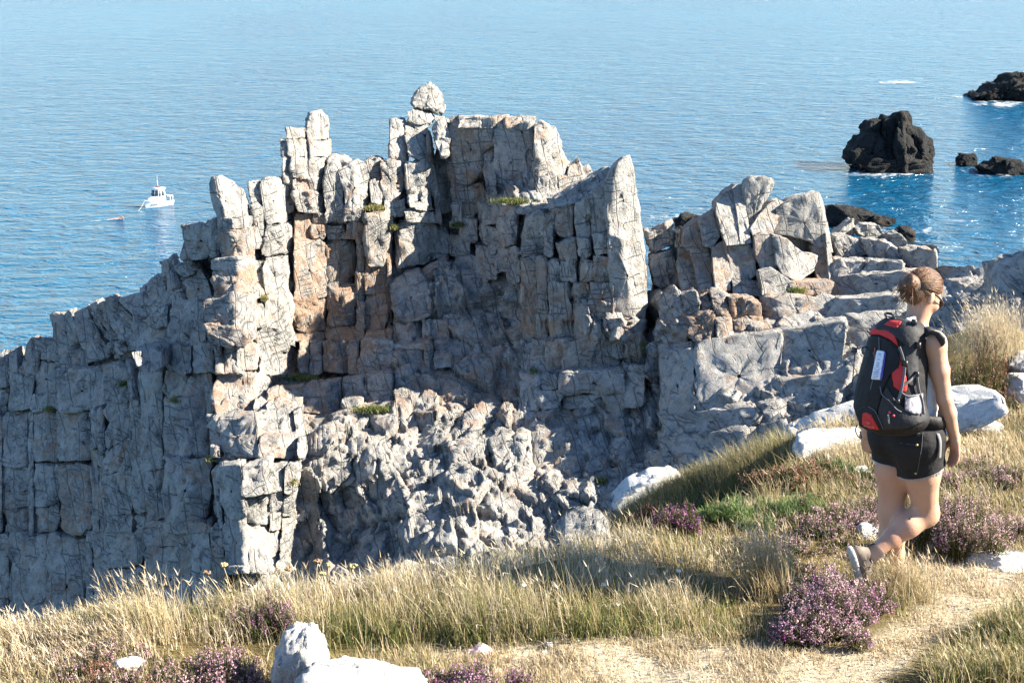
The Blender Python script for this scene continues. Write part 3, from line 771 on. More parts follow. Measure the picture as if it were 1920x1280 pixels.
fill([(548,448),(735,448),(735,640),(552,640)], 38, 60, parent=cliff, rust=(.65, 1.0), prot=(0.2, .55), crease_p=.6, thick=1.5)
fill([(560,640),(740,640),(740,706),(560,700)], 34, 50, parent=cliff, rust=(.5, .8), prot=(.3, .6))
fill([(500,735),(780,690),(780,770),(500,775)], 56, 34, parent=cliff, rust=(.2, .7), prot=(.2, .7))
fill([(735,600),(840,600),(850,690),(735,690)], 40, 34, parent=cliff, rust=(.3, .6), prot=(.2, .6))
fill([(975,704),(1210,690),(1210,760),(975,770)], 60, 40, parent=cliff, rust=(0, .4), prot=(.1, .6))
fill([(840,830),(1120,800),(1130,900),(850,910)], 80, 90, parent=cliff, rust=(.1, .5), prot=(.0, .6), amp=1.5)
fill([(1130,860),(1300,850),(1300,960),(1130,960)], 60, 50, parent=cliff, prot=(.0, .5), amp=1.4)
fill([(1236,645),(1460,625),(1470,760),(1240,790)], 110, 56, parent=cliff, rust=(.1, .55), prot=(.05, .4), amp=.7, crease_p=.3)
fill([(1440,625),(1700,580),(1700,730),(1450,760)], 170, 46, parent=cliff, rust=(.0, .35), prot=(.05, .3), amp=.6, crease_p=.2)
fill([(1240,780),(1480,750),(1480,850),(1240,900)], 130, 60, parent=cliff, rust=(.0, .3), prot=(.05, .4), amp=.8, crease_p=.3)
fill([(1560,520),(1730,505),(1730,600),(1560,600)], 130, 40, parent=cliff, rust=(.0, .2), prot=(.1, .45))
fill([(1725,486),(1860,476),(1870,620),(1730,640)], 80, 80, parent=cliff, rust=(.0, .2), prot=(.1, .5), crease_p=.3)
fill([(1860,456),(1990,430),(1990,620),(1866,620)], 80, 80, parent=cliff, rust=(.0, .25), prot=(.1, .5), crease_p=.3, sky_m=20)
print('BLOCKS', NB[0], len(cliff.children))
# ------------------------------------------------------------------ rocks standing in the sea, surf
def sea_Y(py):
    return -SEA / math.tan(PITCH + math.atan((py - 640) / F))

def sea_rock(label, poly, base_py, amp=7.0, thick=6.0, name='sea_rock', crease=None, gz=0.35):
    Y = sea_Y(base_py)
    o = block(poly, prot=0, Y0=Y, gx=0.0, gz=gz, thick=thick, rust=0.0, rnd=1.2, amp=amp, fs=0.22, name=name, mat=M['sea_rock'], crease=crease, N=72, cuts=7)
    return tag(o, label, 'rock')
def sea_stack():
    Y = sea_Y(322)
    e = empty('sea_stack', [*P(1670, 322, Y)[:2], SEA], 'tall dark sea stack with a cleft top standing in the water', 'rock')
    for poly, dy, cre in (([(1590,300),(1598,280),(1612,262),(1627,250),(1650,246),(1672,250),(1676,325),(1640,322),(1610,316)], 0, None),
                     ([(1626,262),(1630,232),(1640,225),(1652,224),(1654,240),(1650,290),(1628,290)], 2.0, None),
                     ([(1650,300),(1654,234),(1660,221),(1682,217),(1684,230),(1682,320),(1660,320)], 0.5, None),
                     ([(1678,326),(1680,260),(1684,214),(1690,209),(1704,210),(1710,226),(1714,270),(1718,329),(1700,331)], -1.2, ((1692,210),(1698,330),.2,.5)),
                     ([(1706,329),(1708,240),(1722,242),(1734,252),(1745,258),(1749,285),(1748,320),(1740,331)], 0.3, ((1724,242),(1736,330),.2,.6)),
                     ([(1604,314),(1640,298),(1700,300),(1752,302),(1750,326),(1740,334),(1700,333),(1650,326)], -2.0, None)):
        block(poly, prot=0, Y0=Y + dy, gx=0.0, gz=0.3, thick=8, rust=0, rnd=.5, amp=4.0, fs=.3, parent=e, mat=M['sea_rock'], crease=cre, N=60, cuts=3)
sea_stack()
sea_rock('small round dark rock right of the tall sea stack', [(1796,296),(1806,288),(1826,289),(1834,298),(1833,312),(1815,316),(1798,311)], 312, 3.0, 3)
sea_rock('low dark double rock in the water at the right edge', [(1840,315),(1862,306),(1870,297),(1888,298),(1910,303),(1930,304),(1935,330),(1890,330),(1860,328)], 328, 4.0, 5)
sea_rock('dark rocky islet cut off by the right edge, farthest out', [(1832,184),(1862,168),(1880,158),(1900,150),(1912,140),(1935,136),(1940,192),(1900,193),(1866,189)], 190, 9.0, 14)
sea_rock('tiny dark rock just left of the farthest islet', [(1842,170),(1856,163),(1863,170),(1858,176),(1846,175)], 176, 2.0, 3)
sea_rock('long low dark reef behind the pale slabs of the crest', [(1545,395),(1570,388),(1596,386),(1612,400),(1650,404),(1664,412),(1684,414),(1682,424),(1660,434),(1600,428),(1545,424)], 426, 4.0, 7)
sea_rock('short dark reef at the foot of the crest, right of the long one', [(1676,438),(1690,430),(1702,428),(1716,440),(1714,456),(1690,460),(1676,452)], 456, 3.0, 4)
sea_rock('small dark rock awash beside the notch', [(1262,412),(1280,406),(1300,404),(1322,408),(1318,424),(1290,430),(1268,424)], 427, 3.0, 4)
sea_rock('dark rock barely showing above the crest near the right edge', [(1720,470),(1738,460),(1756,462),(1762,474),(1740,480),(1722,478)], 478, 2.0, 3)
sea_rock('dark rock in the notch between small rocks and crag', [(1262,436),(1284,430),(1292,445),(1290,500),(1264,500)], 505, 3.0, 4)

def make_foam():
    t = NT('surf_foam')
    p = t.pos((1.0, 0.55, 1.0))
    n = t.noise(p, 0.30, 6, 0.7, 1.0)
    a = t.ramp(t.math('ADD', n, t.math('MULTIPLY', t.attr('dense'), 0.40)), 0.74, 1.05)
    t.fin((0.62, 0.68, 0.72), 0.7)
    tr = t.n('ShaderNodeBsdfTransparent')
    mx = t.n('ShaderNodeMixShader')
    t.l(a, mx.inputs[0]); t.l(tr.outputs[0], mx.inputs[1]); t.l(t.b.outputs[0], mx.inputs[2]); t.l(mx.outputs[0], t.out.inputs[0])
    vs, fs, ds, nv = [], [], [], 0
    #        px centre, py, half width px, half height px, strength
    for k, (cx, cy, hw, hh, st) in enumerate([(1665,326,95,13,.95),(1740,318,34,16,.6),(1300,414,75,24,.9),(1240,408,50,18,.6),(1815,316,50,9,.6),(1880,332,70,10,.6),
                          (1690,156,60,5,.8),(1600,150,80,5,.45),(1880,196,70,12,.85),(1800,182,60,10,.55),(1620,432,90,14,.75),(1720,440,60,30,.6),(1790,420,70,30,.4),(1760,470,60,14,.7),(1850,430,60,22,.3),
                          (1215,495,14,26,.9),(1230,130,40,3,.35),(1830,128,30,3,.5)]):
        nr, nc = 14, 28
        U, V = np.meshgrid(np.linspace(-1, 1, nc), np.linspace(-1, 1, nr))
        px = cx + hw * 1.25 * U; py = cy + hh * 1.25 * V
        Y = -SEA / np.tan(PITCH + np.arctan((py - 640) / F))
        q = P(px, py, Y); q[..., 2] = SEA + 0.10 + 0.012 * k
        vs.append(q.reshape(-1, 3)); fs.append(grid_faces(nr, nc) + nv); nv += nr * nc
        ds.append((st * np.clip(1.15 - np.sqrt(U ** 2 + V ** 2), 0, 1)).ravel())
    o = obj('surf_foam', np.concatenate(vs), np.concatenate(fs), t.m, attrs={'dense': np.concatenate(ds)})
    tag(o, 'white surf foam drifting around the sea rocks', 'foam', kind='stuff')
make_foam()

# ------------------------------------------------------------------ fishing boat
def loft(rows, close=False):
    V = np.asarray(rows, float)
    return V.reshape(-1, 3), grid_faces(V.shape[0], V.shape[1], wrap=close)

def xf(v, o, ax):
    return np.asarray(v, float) @ ax + o

def xb(v, o, ax):
    v = np.asarray(v, float) * np.array([0.74, 1.05, 1.0])
    v[:, 2] = np.where(v[:, 2] > 1.0, 1.0 + (v[:, 2] - 1.0) * 1.28, v[:, 2])
    return v @ ax + o

def boxv(c, h):
    c = np.array(c, float); h = np.array(h, float)
    s = np.array([(-1,-1,-1),(1,-1,-1),(1,1,-1),(-1,1,-1),(-1,-1,1),(1,-1,1),(1,1,1),(-1,1,1)], float)
    return c + s * h, np.array([(0,3,2,1),(4,5,6,7),(0,1,5,4),(1,2,6,5),(2,3,7,6),(3,0,4,7)])

def tube(pts, r, n=8, cap=True):
    pts = np.asarray(pts, float); r = np.broadcast_to(np.asarray(r, float), (len(pts),))
    t = np.gradient(pts, axis=0); t /= np.linalg.norm(t, axis=1)[:, None] + 1e-9
    ref = np.array([0, 0, 1.0]) if abs(t[0, 2]) < 0.9 else np.array([1.0, 0, 0])
    rows = []
    a = np.cross(t[0], ref); a /= np.linalg.norm(a)
    for k in range(len(pts)):
        a = a - t[k] * (a @ t[k]); a /= np.linalg.norm(a) + 1e-9
        b = np.cross(t[k], a)
        ph = np.arange(n) / n * 2 * math.pi
        rows.append(pts[k] + r[k] * (np.cos(ph)[:, None] * a + np.sin(ph)[:, None] * b))
    if cap:
        rows = [np.repeat(pts[:1], n, 0)] + rows + [np.repeat(pts[-1:], n, 0)]
    return np.concatenate(rows), grid_faces(len(rows), n, wrap=True)

def make_boat():
    wh = plain('boat_white', (0.80, 0.80, 0.78), 0.35, 0.05, 1.5)
    gl = plain('boat_window', (0.05, 0.075, 0.085), 0.08, 0.2, 1.0)
    dk = plain('boat_dark', (0.045, 0.05, 0.06), 0.5, 0.2, 4.0)
    rd = plain('boat_red', (0.45, 0.09, 0.05), 0.5, 0.2, 4.0)
    gy = plain('boat_grey', (0.42, 0.43, 0.42), 0.6, 0.1, 4.0)
    Y = sea_Y(386)
    o = P(296, 386, Y); o[2] = SEA
    hd = np.array([-0.60, -0.80, 0.0]); hd /= np.linalg.norm(hd)
    sd = np.array([hd[1], -hd[0], 0.0])          # starboard-ish side
    ax = np.stack([hd, sd, np.array([0, 0, 1.0])])
    e = empty('fishing_boat', o, 'small white cabin boat lying at anchor off the headland', 'boat')
    L = np.linspace(-2.7, 3.0, 22)
    rows = []
    for l in L:
        t = (l + 2.7) / 5.7
        w = 1.10 * (1 - max(0, (t - 0.42) / 0.58) ** 2.4) + 0.02
        sh = 0.62 + 0.42 * t ** 2
        rows.append([(l + 0.22 * t, -w, sh), (l + 0.1 * t, -w * 0.97, sh * 0.6), (l, -w * 0.82, 0.0), (l - 0.1, -w * 0.35, -0.35), (l - 0.1, w * 0.35, -0.35), (l, w * 0.82, 0.0), (l + 0.1 * t, w * 0.97, sh * 0.6), (l + 0.22 * t, w, sh)])
    rows = [np.repeat(np.mean(rows[0], 0)[None], 8, 0)] + [np.array(r) for r in rows]
    v, f = loft(rows)
    obj('hull', xb(v, o, ax), f, wh, e)
    dr = []
    for l in L:
        t = (l + 2.7) / 5.7
        w = 1.10 * (1 - max(0, (t - 0.42) / 0.58) ** 2.4) + 0.0
        sh = 0.62 + 0.42 * t ** 2 - (0.28 if t < 0.42 else 0.04)
        dr.append([(l + 0.22 * t, -w * 0.96, sh), (l + 0.22 * t, 0, sh + 0.05), (l + 0.22 * t, w * 0.96, sh)])
    v, f = loft(dr); obj('deck', xb(v, o, ax), f, gy, e)
    for s in (-1, 1):
        pts = []
        for l in L:
            t = (l + 2.7) / 5.7
            w = 1.10 * (1 - max(0, (t - 0.42) / 0.58) ** 2.4) + 0.03
            pts.append((l + 0.22 * t, s * w, 0.63 + 0.42 * t ** 2))
        v, f = tube(pts, 0.05, 6); obj('gunwale', xb(v, o, ax), f, wh, e)
    # cuddy and wheelhouse
    rows = []
    for l, w, b, h in ((2.25, 0.30, 0.85, 1.02), (1.7, 0.62, 0.8, 1.2), (1.0, 0.80, 0.75, 1.32), (0.55, 0.84, 0.7, 1.36)):
        rows.append([(l, -w, b), (l, -w * 0.85, h), (l, 0, h + 0.05), (l, w * 0.85, h), (l, w, b)])
    v, f = loft(rows); obj('foredeck', xb(v, o, ax), f, wh, e)
    cab = empty_child('wheelhouse', e, o + ax[0] * 0.0)
    cv = []
    for z, l0, l1, w in ((0.5, -1.05, 0.75, 0.84), (1.3, -1.05, 0.72, 0.83), (2.12, -0.95, 0.42, 0.72)):
        cv.append([(l0, -w, z), (l1, -w, z), (l1 + 0.05, 0, z), (l1, w, z), (l0, w, z), (l0, 0, z)])
    v, f = loft(cv, True); obj('wheelhouse_wall', xb(v, o, ax), f, wh, cab)
    def pane(a, b, c, d, off):
        q = np.array([a, b, c, d], float); q = np.concatenate([q, q + np.array(off)])
        fb = np.array([(0,1,2,3),(7,6,5,4),(0,4,5,1),(1,5,6,2),(2,6,7,3),(3,7,4,0)])
        obj('window_pane', xb(q, o, ax), fb, gl, cab, smooth=False)
    pane((0.69, -0.74, 1.42), (0.72, -0.08, 1.42), (0.50, -0.08, 1.98), (0.47, -0.64, 1.98), (0.04, 0, 0.01))
    pane((0.72, 0.08, 1.42), (0.69, 0.74, 1.42), (0.47, 0.64, 1.98), (0.50, 0.08, 1.98), (0.04, 0, 0.01))
    for s in (-1, 1):
        pane((0.05, s * 0.845, 1.40), (0.60, s * 0.835, 1.40), (0.40, s * 0.755, 1.96), (0.05, s * 0.765, 1.96), (0, s * 0.03, 0))
        pane((-0.75, s * 0.845, 1.40), (-0.15, s * 0.845, 1.40), (-0.15, s * 0.765, 1.96), (-0.75, s * 0.765, 1.96), (0, s * 0.03, 0))
    rr = []
    for z, g in ((2.10, -0.02), (2.16, 0.10), (2.24, 0.06), (2.28, -0.3)):
        rr.append([(-1.1 - g, -0.76 - g, z), (0.45 + g, -0.76 - g, z), (0.62 + g, 0, z), (0.45 + g, 0.76 + g, z), (-1.1 - g, 0.76 + g, z), (-1.15 - g, 0, z)])
    v, f = loft(rr, True); obj('cabin_roof', xb(v, o, ax), f, wh, e)
    v, f = tube([(-0.2, 0, 2.2), (-0.2, 0, 2.85), (-0.22, 0, 3.0)], [0.07, 0.05, 0.04], 8); m = obj('mast', xb(v, o, ax), f, wh, e)
    v, f = tube([(-0.25, 0.05, 2.8), (-0.3, 0.05, 3.6)], [0.02, 0.01], 6); obj('antenna', xb(v, o, ax), f, wh, e)
    v, f = boxv((0.05, -0.2, 2.42), (0.10, 0.08, 0.13)); obj('lamp', xb(v, o, ax), f, rd, e, smooth=False)
    v, f = tube([(0.0, 0.25, 2.26), (0.0, 0.25, 2.62)], 0.05, 6); obj('horn', xb(v, o, ax), f, wh, e)
    rl = [(-2.6, -1.0, 1.25), (-1.2, -1.05, 1.3)], [(-2.6, 1.0, 1.25), (-1.2, 1.05, 1.3)], [(-2.6, -1.0, 1.25), (-2.6, 1.0, 1.25)]
    for a, b in rl:
        v, f = tube([a, b], 0.04, 6); obj('rail', xb(v, o, ax), f, wh, e)
    for p_ in ((-2.6, -1.0), (-2.6, 1.0), (-1.9, -1.03), (-1.9, 1.03)):
        v, f = tube([(p_[0], p_[1], 0.55), (p_[0], p_[1], 1.26)], 0.035, 6); obj('rail_post', xb(v, o, ax), f, wh, e)
    # registration marks on the bow, too worn to read: a few dark strokes
    for k in range(6):
        t = 0.66 + 0.035 * k
        l = -2.7 + 5.7 * t; w = 1.10 * (1 - max(0, (t - 0.42) / 0.58) ** 2.4)
        for s in (-1, 1):
            v, f = boxv((l + 0.1 * t, s * (w * 0.975 + 0.012), 0.44), (0.055, 0.02, 0.05 + 0.03 * (k % 2)))
            obj('bow_mark', xb(v, o, ax), f, dk, e, smooth=False)
    # fisherman's gear seen through the cabin
    v, f = boxv((0.9, 0.1, 1.36), (0.12, 0.10, 0.16)); obj('deck_locker', xb(v, o, ax), f, dk, e, smooth=False)
    # anchor line
    bow = xb(np.array([[3.15, 0, 1.0]]), o, ax)[0]
    en = P(252, 398, sea_Y(398)); en[2] = SEA - 0.1
    t = np.linspace(0, 1, 10)[:, None]
    pts = bow * (1 - t) + en * t; pts[:, 2] -= (0.35 * np.sin(t[:, 0] * math.pi))
    v, f = tube(pts, 0.022, 5)
    tag(obj('anchor_rope', v, f, gy), 'thin pale anchor rope from the bow of the boat to the water', 'rope')

def empty_child(name, parent, loc):
    o = bpy.data.objects.new(name, None); o.empty_display_size = 0.2
    link(o, parent); o.location = Vector([float(c) for c in loc]) - wloc(parent)
    return o
make_boat()
# ------------------------------------------------------------------ little plants in the joints of the cliff
def ledge_plants():
    vs, fs, ts, nv = [], [], [], 0
    for px, py, w in ((703,392,34),(738,428,14),(960,380,60),(858,424,22),(497,562,12),(1208,650,12),(95,768,26),(335,752,30),(232,722,20),(395,862,18),(1232,562,14),(560,712,60),(700,770,70),(1496,548,26),(1000,700,14),(545,905,24),(1240,905,16),(1130,905,16)):
        n = int(22 * w)
        Y = float(depth(px, py)) - 0.55
        m = Y / F
        b = P(px, py, Y) + np.stack([rng.normal(0, w * 0.28 * m, n), rng.normal(0.1, 0.15, n), rng.normal(0, 0.05, n)], -1)
        t = np.clip(rng.normal(0.26 if px % 2 else 0.14, 0.14, n), 0, 1)
        v, f, tt, *_ = blades(b, rng.uniform(0.05, 0.22, n), np.full(n, 0.03), rng.uniform(0, 1.1, n), rng.uniform(0, .8, n), rng.uniform(0, 6.3, n), t, 2)
        vs.append(v); fs.append(f + nv); ts.append(tt); nv += len(v)
    tag(obj('ledge_plants', np.concatenate(vs), np.concatenate(fs), M['straw'], attrs={'tint': np.concatenate(ts)}), 'small green plants growing in the joints and on the ledges of the cliff', 'plants', kind='stuff')
# ------------------------------------------------------------------ the near hillside
def ground_z(x, y):
    x = np.asarray(x, float); y = np.asarray(y, float)
    p = np.stack([x, y, 0 * x], -1)
    z = -3.2 + 0.05 * fbm(p * 0.9, 3, 31) + 0.018 * fbm(p * 4.0, 2, 32)
    z = z + 1.6 * (1 - smoothstep(0.2, 5.6, y))                                   # rises towards the viewer
    # low bank that carries the tall grass
    z = z + 0.05 * np.exp(-((y - np.interp(x, [-3, -2, -1, 0.3, 1.2], [6.5, 6.75, 6.95, 7.3, 7.9])) / 0.45) ** 2) * smoothstep(-2.6, -1.8, x) * (1 - smoothstep(0.9, 1.9, x))
    # rollover of the front bank
    e1 = np.interp(x, [-7, -3, -2, -1, 0, 0.6, 1.07, 1.45, 1.72, 2.1, 2.6, 8], [6.2, 6.32, 6.58, 6.92, 7.25, 7.5, 7.85, 8.4, 8.8, 9.2, 9.6, 10.6])
    d1 = np.maximum(0, y - e1)
    front = z - 1.0 * d1 ** 1.2 - 0.9 * np.maximum(0, d1 - 0.8) ** 1.6
    # knoll behind, its left flank turned away from the sun
    kn = z - 0.54 * np.maximum(0, 2.05 - x) ** 1.05 - 0.45 * np.maximum(0, 9.6 - y) ** 1.4
    kn = kn - 1.3 * np.maximum(0, y - np.interp(x, [0, 1, 2.4, 2.9, 3.2, 8], [9.9, 9.85, 9.65, 9.9, 11.4, 12.4])) ** 1.3
    z = np.maximum(front, np.maximum(kn, -60.0))
    # mound at the right edge
    z = z + 0.30 * np.exp(-(((x - 3.55) / 0.55) ** 2 + ((y - 10.95) / 0.6) ** 2))
    return np.maximum(z, SEA - 3)

def G(px, py, lo=5.2, hi=14.0):
    """ground point seen at a pixel"""
    Y = np.linspace(lo, hi, 900)
    q = P(np.full(900, px), np.full(900, py), Y)
    g = ground_z(q[:, 0], q[:, 1])
    k = np.argmax(q[:, 2] <= g)
    return np.array([q[k, 0], q[k, 1], g[k]])

def build_ground():
    xs = np.concatenate([np.linspace(-14, -4.2, 25)[:-1], np.arange(-4.2, 6.0, 0.045), np.linspace(6, 16, 25)])
    ys = np.concatenate([np.linspace(-8, 4.6, 20)[:-1], np.arange(4.6, 12.6, 0.045), np.linspace(12.6, 32, 50)])
    X, Y = np.meshgrid(xs, ys)
    Z = ground_z(X, Y)
    v = np.stack([X, Y, Z], -1).reshape(-1, 3)
    f = grid_faces(len(ys), len(xs))[:, ::-1]
    px = to_px(v)
    t = NT('dry_heath_soil')
    p = t.pos()
    n1 = t.noise(p, 2.2, 5, 0.6); n2 = t.noise(t.pos((1.0, 2.4, 1.0)), 28.0, 5, 0.7)
    turf = t.mix(t.ramp(n1, 0.35, 0.65), (0.10, 0.085, 0.035), (0.19, 0.145, 0.065))
    path = t.mix(t.ramp(n1, 0.35, 0.65), (0.40, 0.345, 0.25), (0.52, 0.46, 0.355))
    c = t.mix(t.attr('path'), turf, path)
    c = t.mix(t.ramp(n2, 0.48, 0.72), c, t.mix(0.65, c, (0.07, 0.055, 0.03)))
    m = t.fin(c, 0.95, t.bump(n2, 0.9, 0.03), Specular_IOR_Level=0.1)
    o = obj('hillside', v, f, m, attrs={'path': path_mask(px[:, 0], px[:, 1], v)}, origin=np.array([0, 5, -3.2]))
    return tag(o, 'grassy hillside with a trodden path in the foreground', 'hillside', kind='structure')

PATH = [(640,1300),(820,1222),(1010,1205),(1250,1190),(1430,1215),(1600,1220),(1720,1150),(1700,1080),(1760,1040),(1960,1020),(1960,1130),(1850,1160),(1760,1190),(1700,1240),(1620,1300)]
PATH2 = [(-40,1300),(-40,1266),(120,1262),(300,1262),(330,1300)]
def path_mask(px, py, v):
    n = 26 * fbm(np.asarray(v) * 1.7, 3, 44)
    a = np.zeros(len(px))
    for dx, dy in ((0, 0), (14, 5), (-14, 5), (14, -5), (-14, -5), (0, 9), (0, -9)):
        a += inside(PATH, px + n + dx, py + n * 0.5 + dy) | inside(PATH2, px + n + dx, py + n * .5 + dy)
    return a / 7 * (np.asarray(v)[:, 1] < 13) * (np.asarray(v)[:, 1] > 4.5)

hill = build_ground()

# ------------------------------------------------------------------ grass and heath vegetation
def leaf_mat(name, stops, rough=0.75, trans=0.35, attr='tint'):
    """stops: list of (pos, colour) over the per-blade tint"""
    t = NT(name)
    r = t.n('ShaderNodeValToRGB')
    e = r.color_ramp.elements
    e[0].position, e[0].color = stops[0][0], (*stops[0][1], 1)
    e[1].position, e[1].color = stops[-1][0], (*stops[-1][1], 1)
    for pos, c in stops[1:-1]:
        k = e.new(pos); k.color = (*c, 1)
    t.l(t.attr(attr), r.inputs[0])
    t.fin(r.outputs[0], rough, None, Specular_IOR_Level=0.2)
    if trans:
        tr = t.n('ShaderNodeBsdfTranslucent'); t.l(r.outputs[0], tr.inputs[0])
        mx = t.n('ShaderNodeMixShader'); mx.inputs[0].default_value = trans
        t.l(t.b.outputs[0], mx.inputs[1]); t.l(tr.outputs[0], mx.inputs[2]); t.l(mx.outputs[0], t.out.inputs[0])
    return t.m

STRAW = (0.48, 0.40, 0.27); PALE = (0.62, 0.55, 0.43); OCHRE = (0.33, 0.25, 0.13); GREEN = (0.13, 0.16, 0.055); DKG = (0.05, 0.085, 0.022)
M['straw'] = leaf_mat('dry_grass', [(0, DKG), (0.16, GREEN), (0.3, (0.26, 0.25, 0.09)), (0.45, OCHRE), (0.7, STRAW), (1, PALE)])
M['sprig'] = leaf_mat('heath_twig', [(0, (0.035, 0.05, 0.018)), (0.5, (0.085, 0.10, 0.03)), (0.8, (0.13, 0.10, 0.045)), (1, (0.20, 0.12, 0.06))], trans=0.2)
M['gorse'] = leaf_mat('gorse_green', [(0, (0.05, 0.09, 0.028)), (0.6, (0.115, 0.175, 0.06)), (1, (0.22, 0.27, 0.11))], trans=0.3)
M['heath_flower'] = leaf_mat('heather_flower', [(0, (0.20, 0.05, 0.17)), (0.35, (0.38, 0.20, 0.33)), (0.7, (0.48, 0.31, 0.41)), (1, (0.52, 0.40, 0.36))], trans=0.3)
M['heath_pale'] = leaf_mat('faded_heather_flower', [(0, (0.34, 0.17, 0.25)), (0.5, (0.47, 0.31, 0.37)), (1, (0.52, 0.40, 0.35))], trans=0.3)
M['heath_brown'] = leaf_mat('spent_heather_flower', [(0, (0.12, 0.05, 0.04)), (0.5, (0.26, 0.12, 0.09)), (1, (0.42, 0.24, 0.20))], trans=0.2)

def blades(base, length, width, lean, bend, az, tint, segs=3, twist=0.4):
    """numpy grass: returns v, quad faces, tint. base (n,3)"""
    n = len(base)
    d = np.stack([np.cos(az), np.sin(az), 0 * az], -1)
    wa = az + math.pi / 2 + twist * rng.normal(size=n)
    w = np.stack([np.cos(wa), np.sin(wa), 0 * wa], -1) * width[:, None] * 0.5
    rows = []
    p = base.copy(); ang = lean.copy()
    for k in range(segs + 1):
        tt = k / segs
        ww = w * (1 - tt ** 1.6 * 0.92)
        rows.append(np.stack([p - ww, p + ww], 1))
        st = length / segs
        p = p + (d * np.sin(ang)[:, None] + np.array([0, 0, 1.0]) * np.cos(ang)[:, None]) * st[:, None]
        ang = ang + bend / segs
    V = np.stack(rows, 1)                       # n, segs+1, 2, 3
    v = V.reshape(-1, 3)
    b0 = (np.arange(n) * (segs + 1) * 2)[:, None]
    k = np.arange(segs)[None] * 2
    f = np.stack([b0 + k, b0 + k + 1, b0 + k + 3, b0 + k + 2], -1).reshape(-1, 4)
    return v, f, np.repeat(tint, (segs + 1) * 2), V[:, -1].mean(1), ang, d

def tufts(n, r, size):
    """clustered offsets"""
    return rng.normal(size=(n, 2)) * r

def scatter(poly, n, ymin=4.8, ymax=12.5, clump=0.0, edge=6.0):
    """ground points whose pixel falls into a polygon"""
    out = []
    poly = np.asarray(poly, float)
    tot = 0
    g0 = [G(px, py) for px, py in poly]
    g0 = np.array(g0)
    lo = g0.min(0) - 0.35; hi = g0.max(0) + 0.35
    while tot < n:
        k = max(2000, n)
        x = rng.uniform(lo[0], hi[0], k); y = rng.uniform(max(ymin, lo[1]), min(ymax, hi[1]), k)
        if clump:
            c = fbm(np.stack([x, y, 0 * x], -1) * clump, 2, 77)
            m = rng.uniform(size=k) < 0.16 + 0.84 * smoothstep(-0.18, 0.30, c)
            x, y = x[m], y[m]
        z = ground_z(x, y)
        q = np.stack([x, y, z], -1)
        px = to_px(q) + rng.normal(size=(len(x), 2)) * edge
        q = q[inside(poly, px[:, 0], px[:, 1])]
        out.append(q); tot += len(q)
        if len(q) == 0 and len(out) > 30: break
    return np.concatenate(out)[:n]

def grass(name, label, poly, n, L, W, tint, lean=0.25, bend=0.6, clump=1.6, wind=(2.9, 0.9), heads=0.0, head_len=0.042, segs=3, edge=8.0, mat='straw', cat='grass', extra=None):
    b = scatter(poly, n, clump=clump, edge=edge)
    n = len(b)
    az = np.where(rng.uniform(size=n) < 0.4, rng.uniform(0, 6.28, n), rng.normal(wind[0], wind[1], n))
    hv = 0.65 + 0.7 * smoothstep(-0.5, 0.5, fbm(b * 1.3, 2, 51))
    ln = rng.uniform(L[0], L[1], n) * hv
    ti = np.clip(rng.normal(tint[0], tint[1], n) + 0.28 * fbm(b * 1.1, 2, 52), 0, 1)
    v, f, tt, tip, ang, d = blades(b, ln, rng.uniform(W[0], W[1], n), np.abs(rng.normal(0, lean, n)), rng.uniform(0.1, 1, n) * bend * np.where(rng.uniform(size=n) < 0.18, 2.6, 1.0), az, ti, segs)
    vs, fs, ts = [v], [f], [tt]; nv = len(v)
    if heads:
        k = rng.uniform(size=n) < heads * (ln / ln.max())
        m = k.sum()
        if m:
            hl = rng.uniform(0.6, 1.3, m) * head_len
            for rot in (0.0, 1.3):
                hb = tip[k] - np.array([0, 0, 1]) * (hl * 0.3)[:, None]
                v2, f2, t2, _, _, _ = blades(hb, hl, rng.uniform(0.0035, 0.0055, m), ang[k] * 0.8, np.full(m, 0.3), az[k] + rot, np.clip(ti[k] + 0.15, 0.55, 1), 3)
                vs.append(v2); fs.append(f2 + nv); ts.append(t2); nv += len(v2)
    o = obj(name, np.concatenate(vs), np.concatenate(fs), M[mat], attrs={'tint': np.concatenate(ts)}, origin=np.array([*b.mean(0)]))
    return tag(o, label, cat, kind='stuff')

# short turf everywhere, trodden thin on the path
grass('short_turf', 'short dry turf on the trodden path', PATH, 22000, (0.012, 0.045), (0.003, 0.006), (0.76, 0.14), lean=0.9, bend=0.7, clump=3.0, wind=(0, 3), segs=2, edge=14)
grass('short_turf', 'short dry turf along the lower left edge', [(-40,1300),(-40,1235),(300,1230),(520,1240),(800,1235),(850,1300)], 12000, (0.02, 0.09), (0.003, 0.006), (0.55, 0.22), lean=0.7, bend=0.7, clump=2.5, wind=(0, 3), segs=2, edge=14)
grass('meadow_grass', 'low mixed green and straw grass between the heather', [(1180,1190),(1150,1060),(1200,1000),(1400,900),(1640,800),(1960,760),(1960,1040),(1740,1060),(1700,1140),(1440,1210)], 42000, (0.02, 0.095), (0.002, 0.0042), (0.50, 0.28), lean=0.45, bend=0.8, clump=1.8, wind=(2.8, 1.2), heads=0.08, segs=3, edge=10)
grass('tall_grass', 'tall straw-coloured grass with seed heads along the bank', [(190,1205),(330,1150),(520,1105),(700,1080),(880,1040),(1000,1020),(1140,1010),(1230,1030),(1330,1060),(1420,1110),(1330,1170),(1150,1185),(960,1205),(800,1205),(640,1205),(420,1215)], 24000, (0.05, 0.22), (0.0015, 0.0038), (0.56, 0.30), lean=0.3, bend=0.9, clump=2.2, wind=(2.6, 1.3), heads=0.12, segs=4, edge=8)
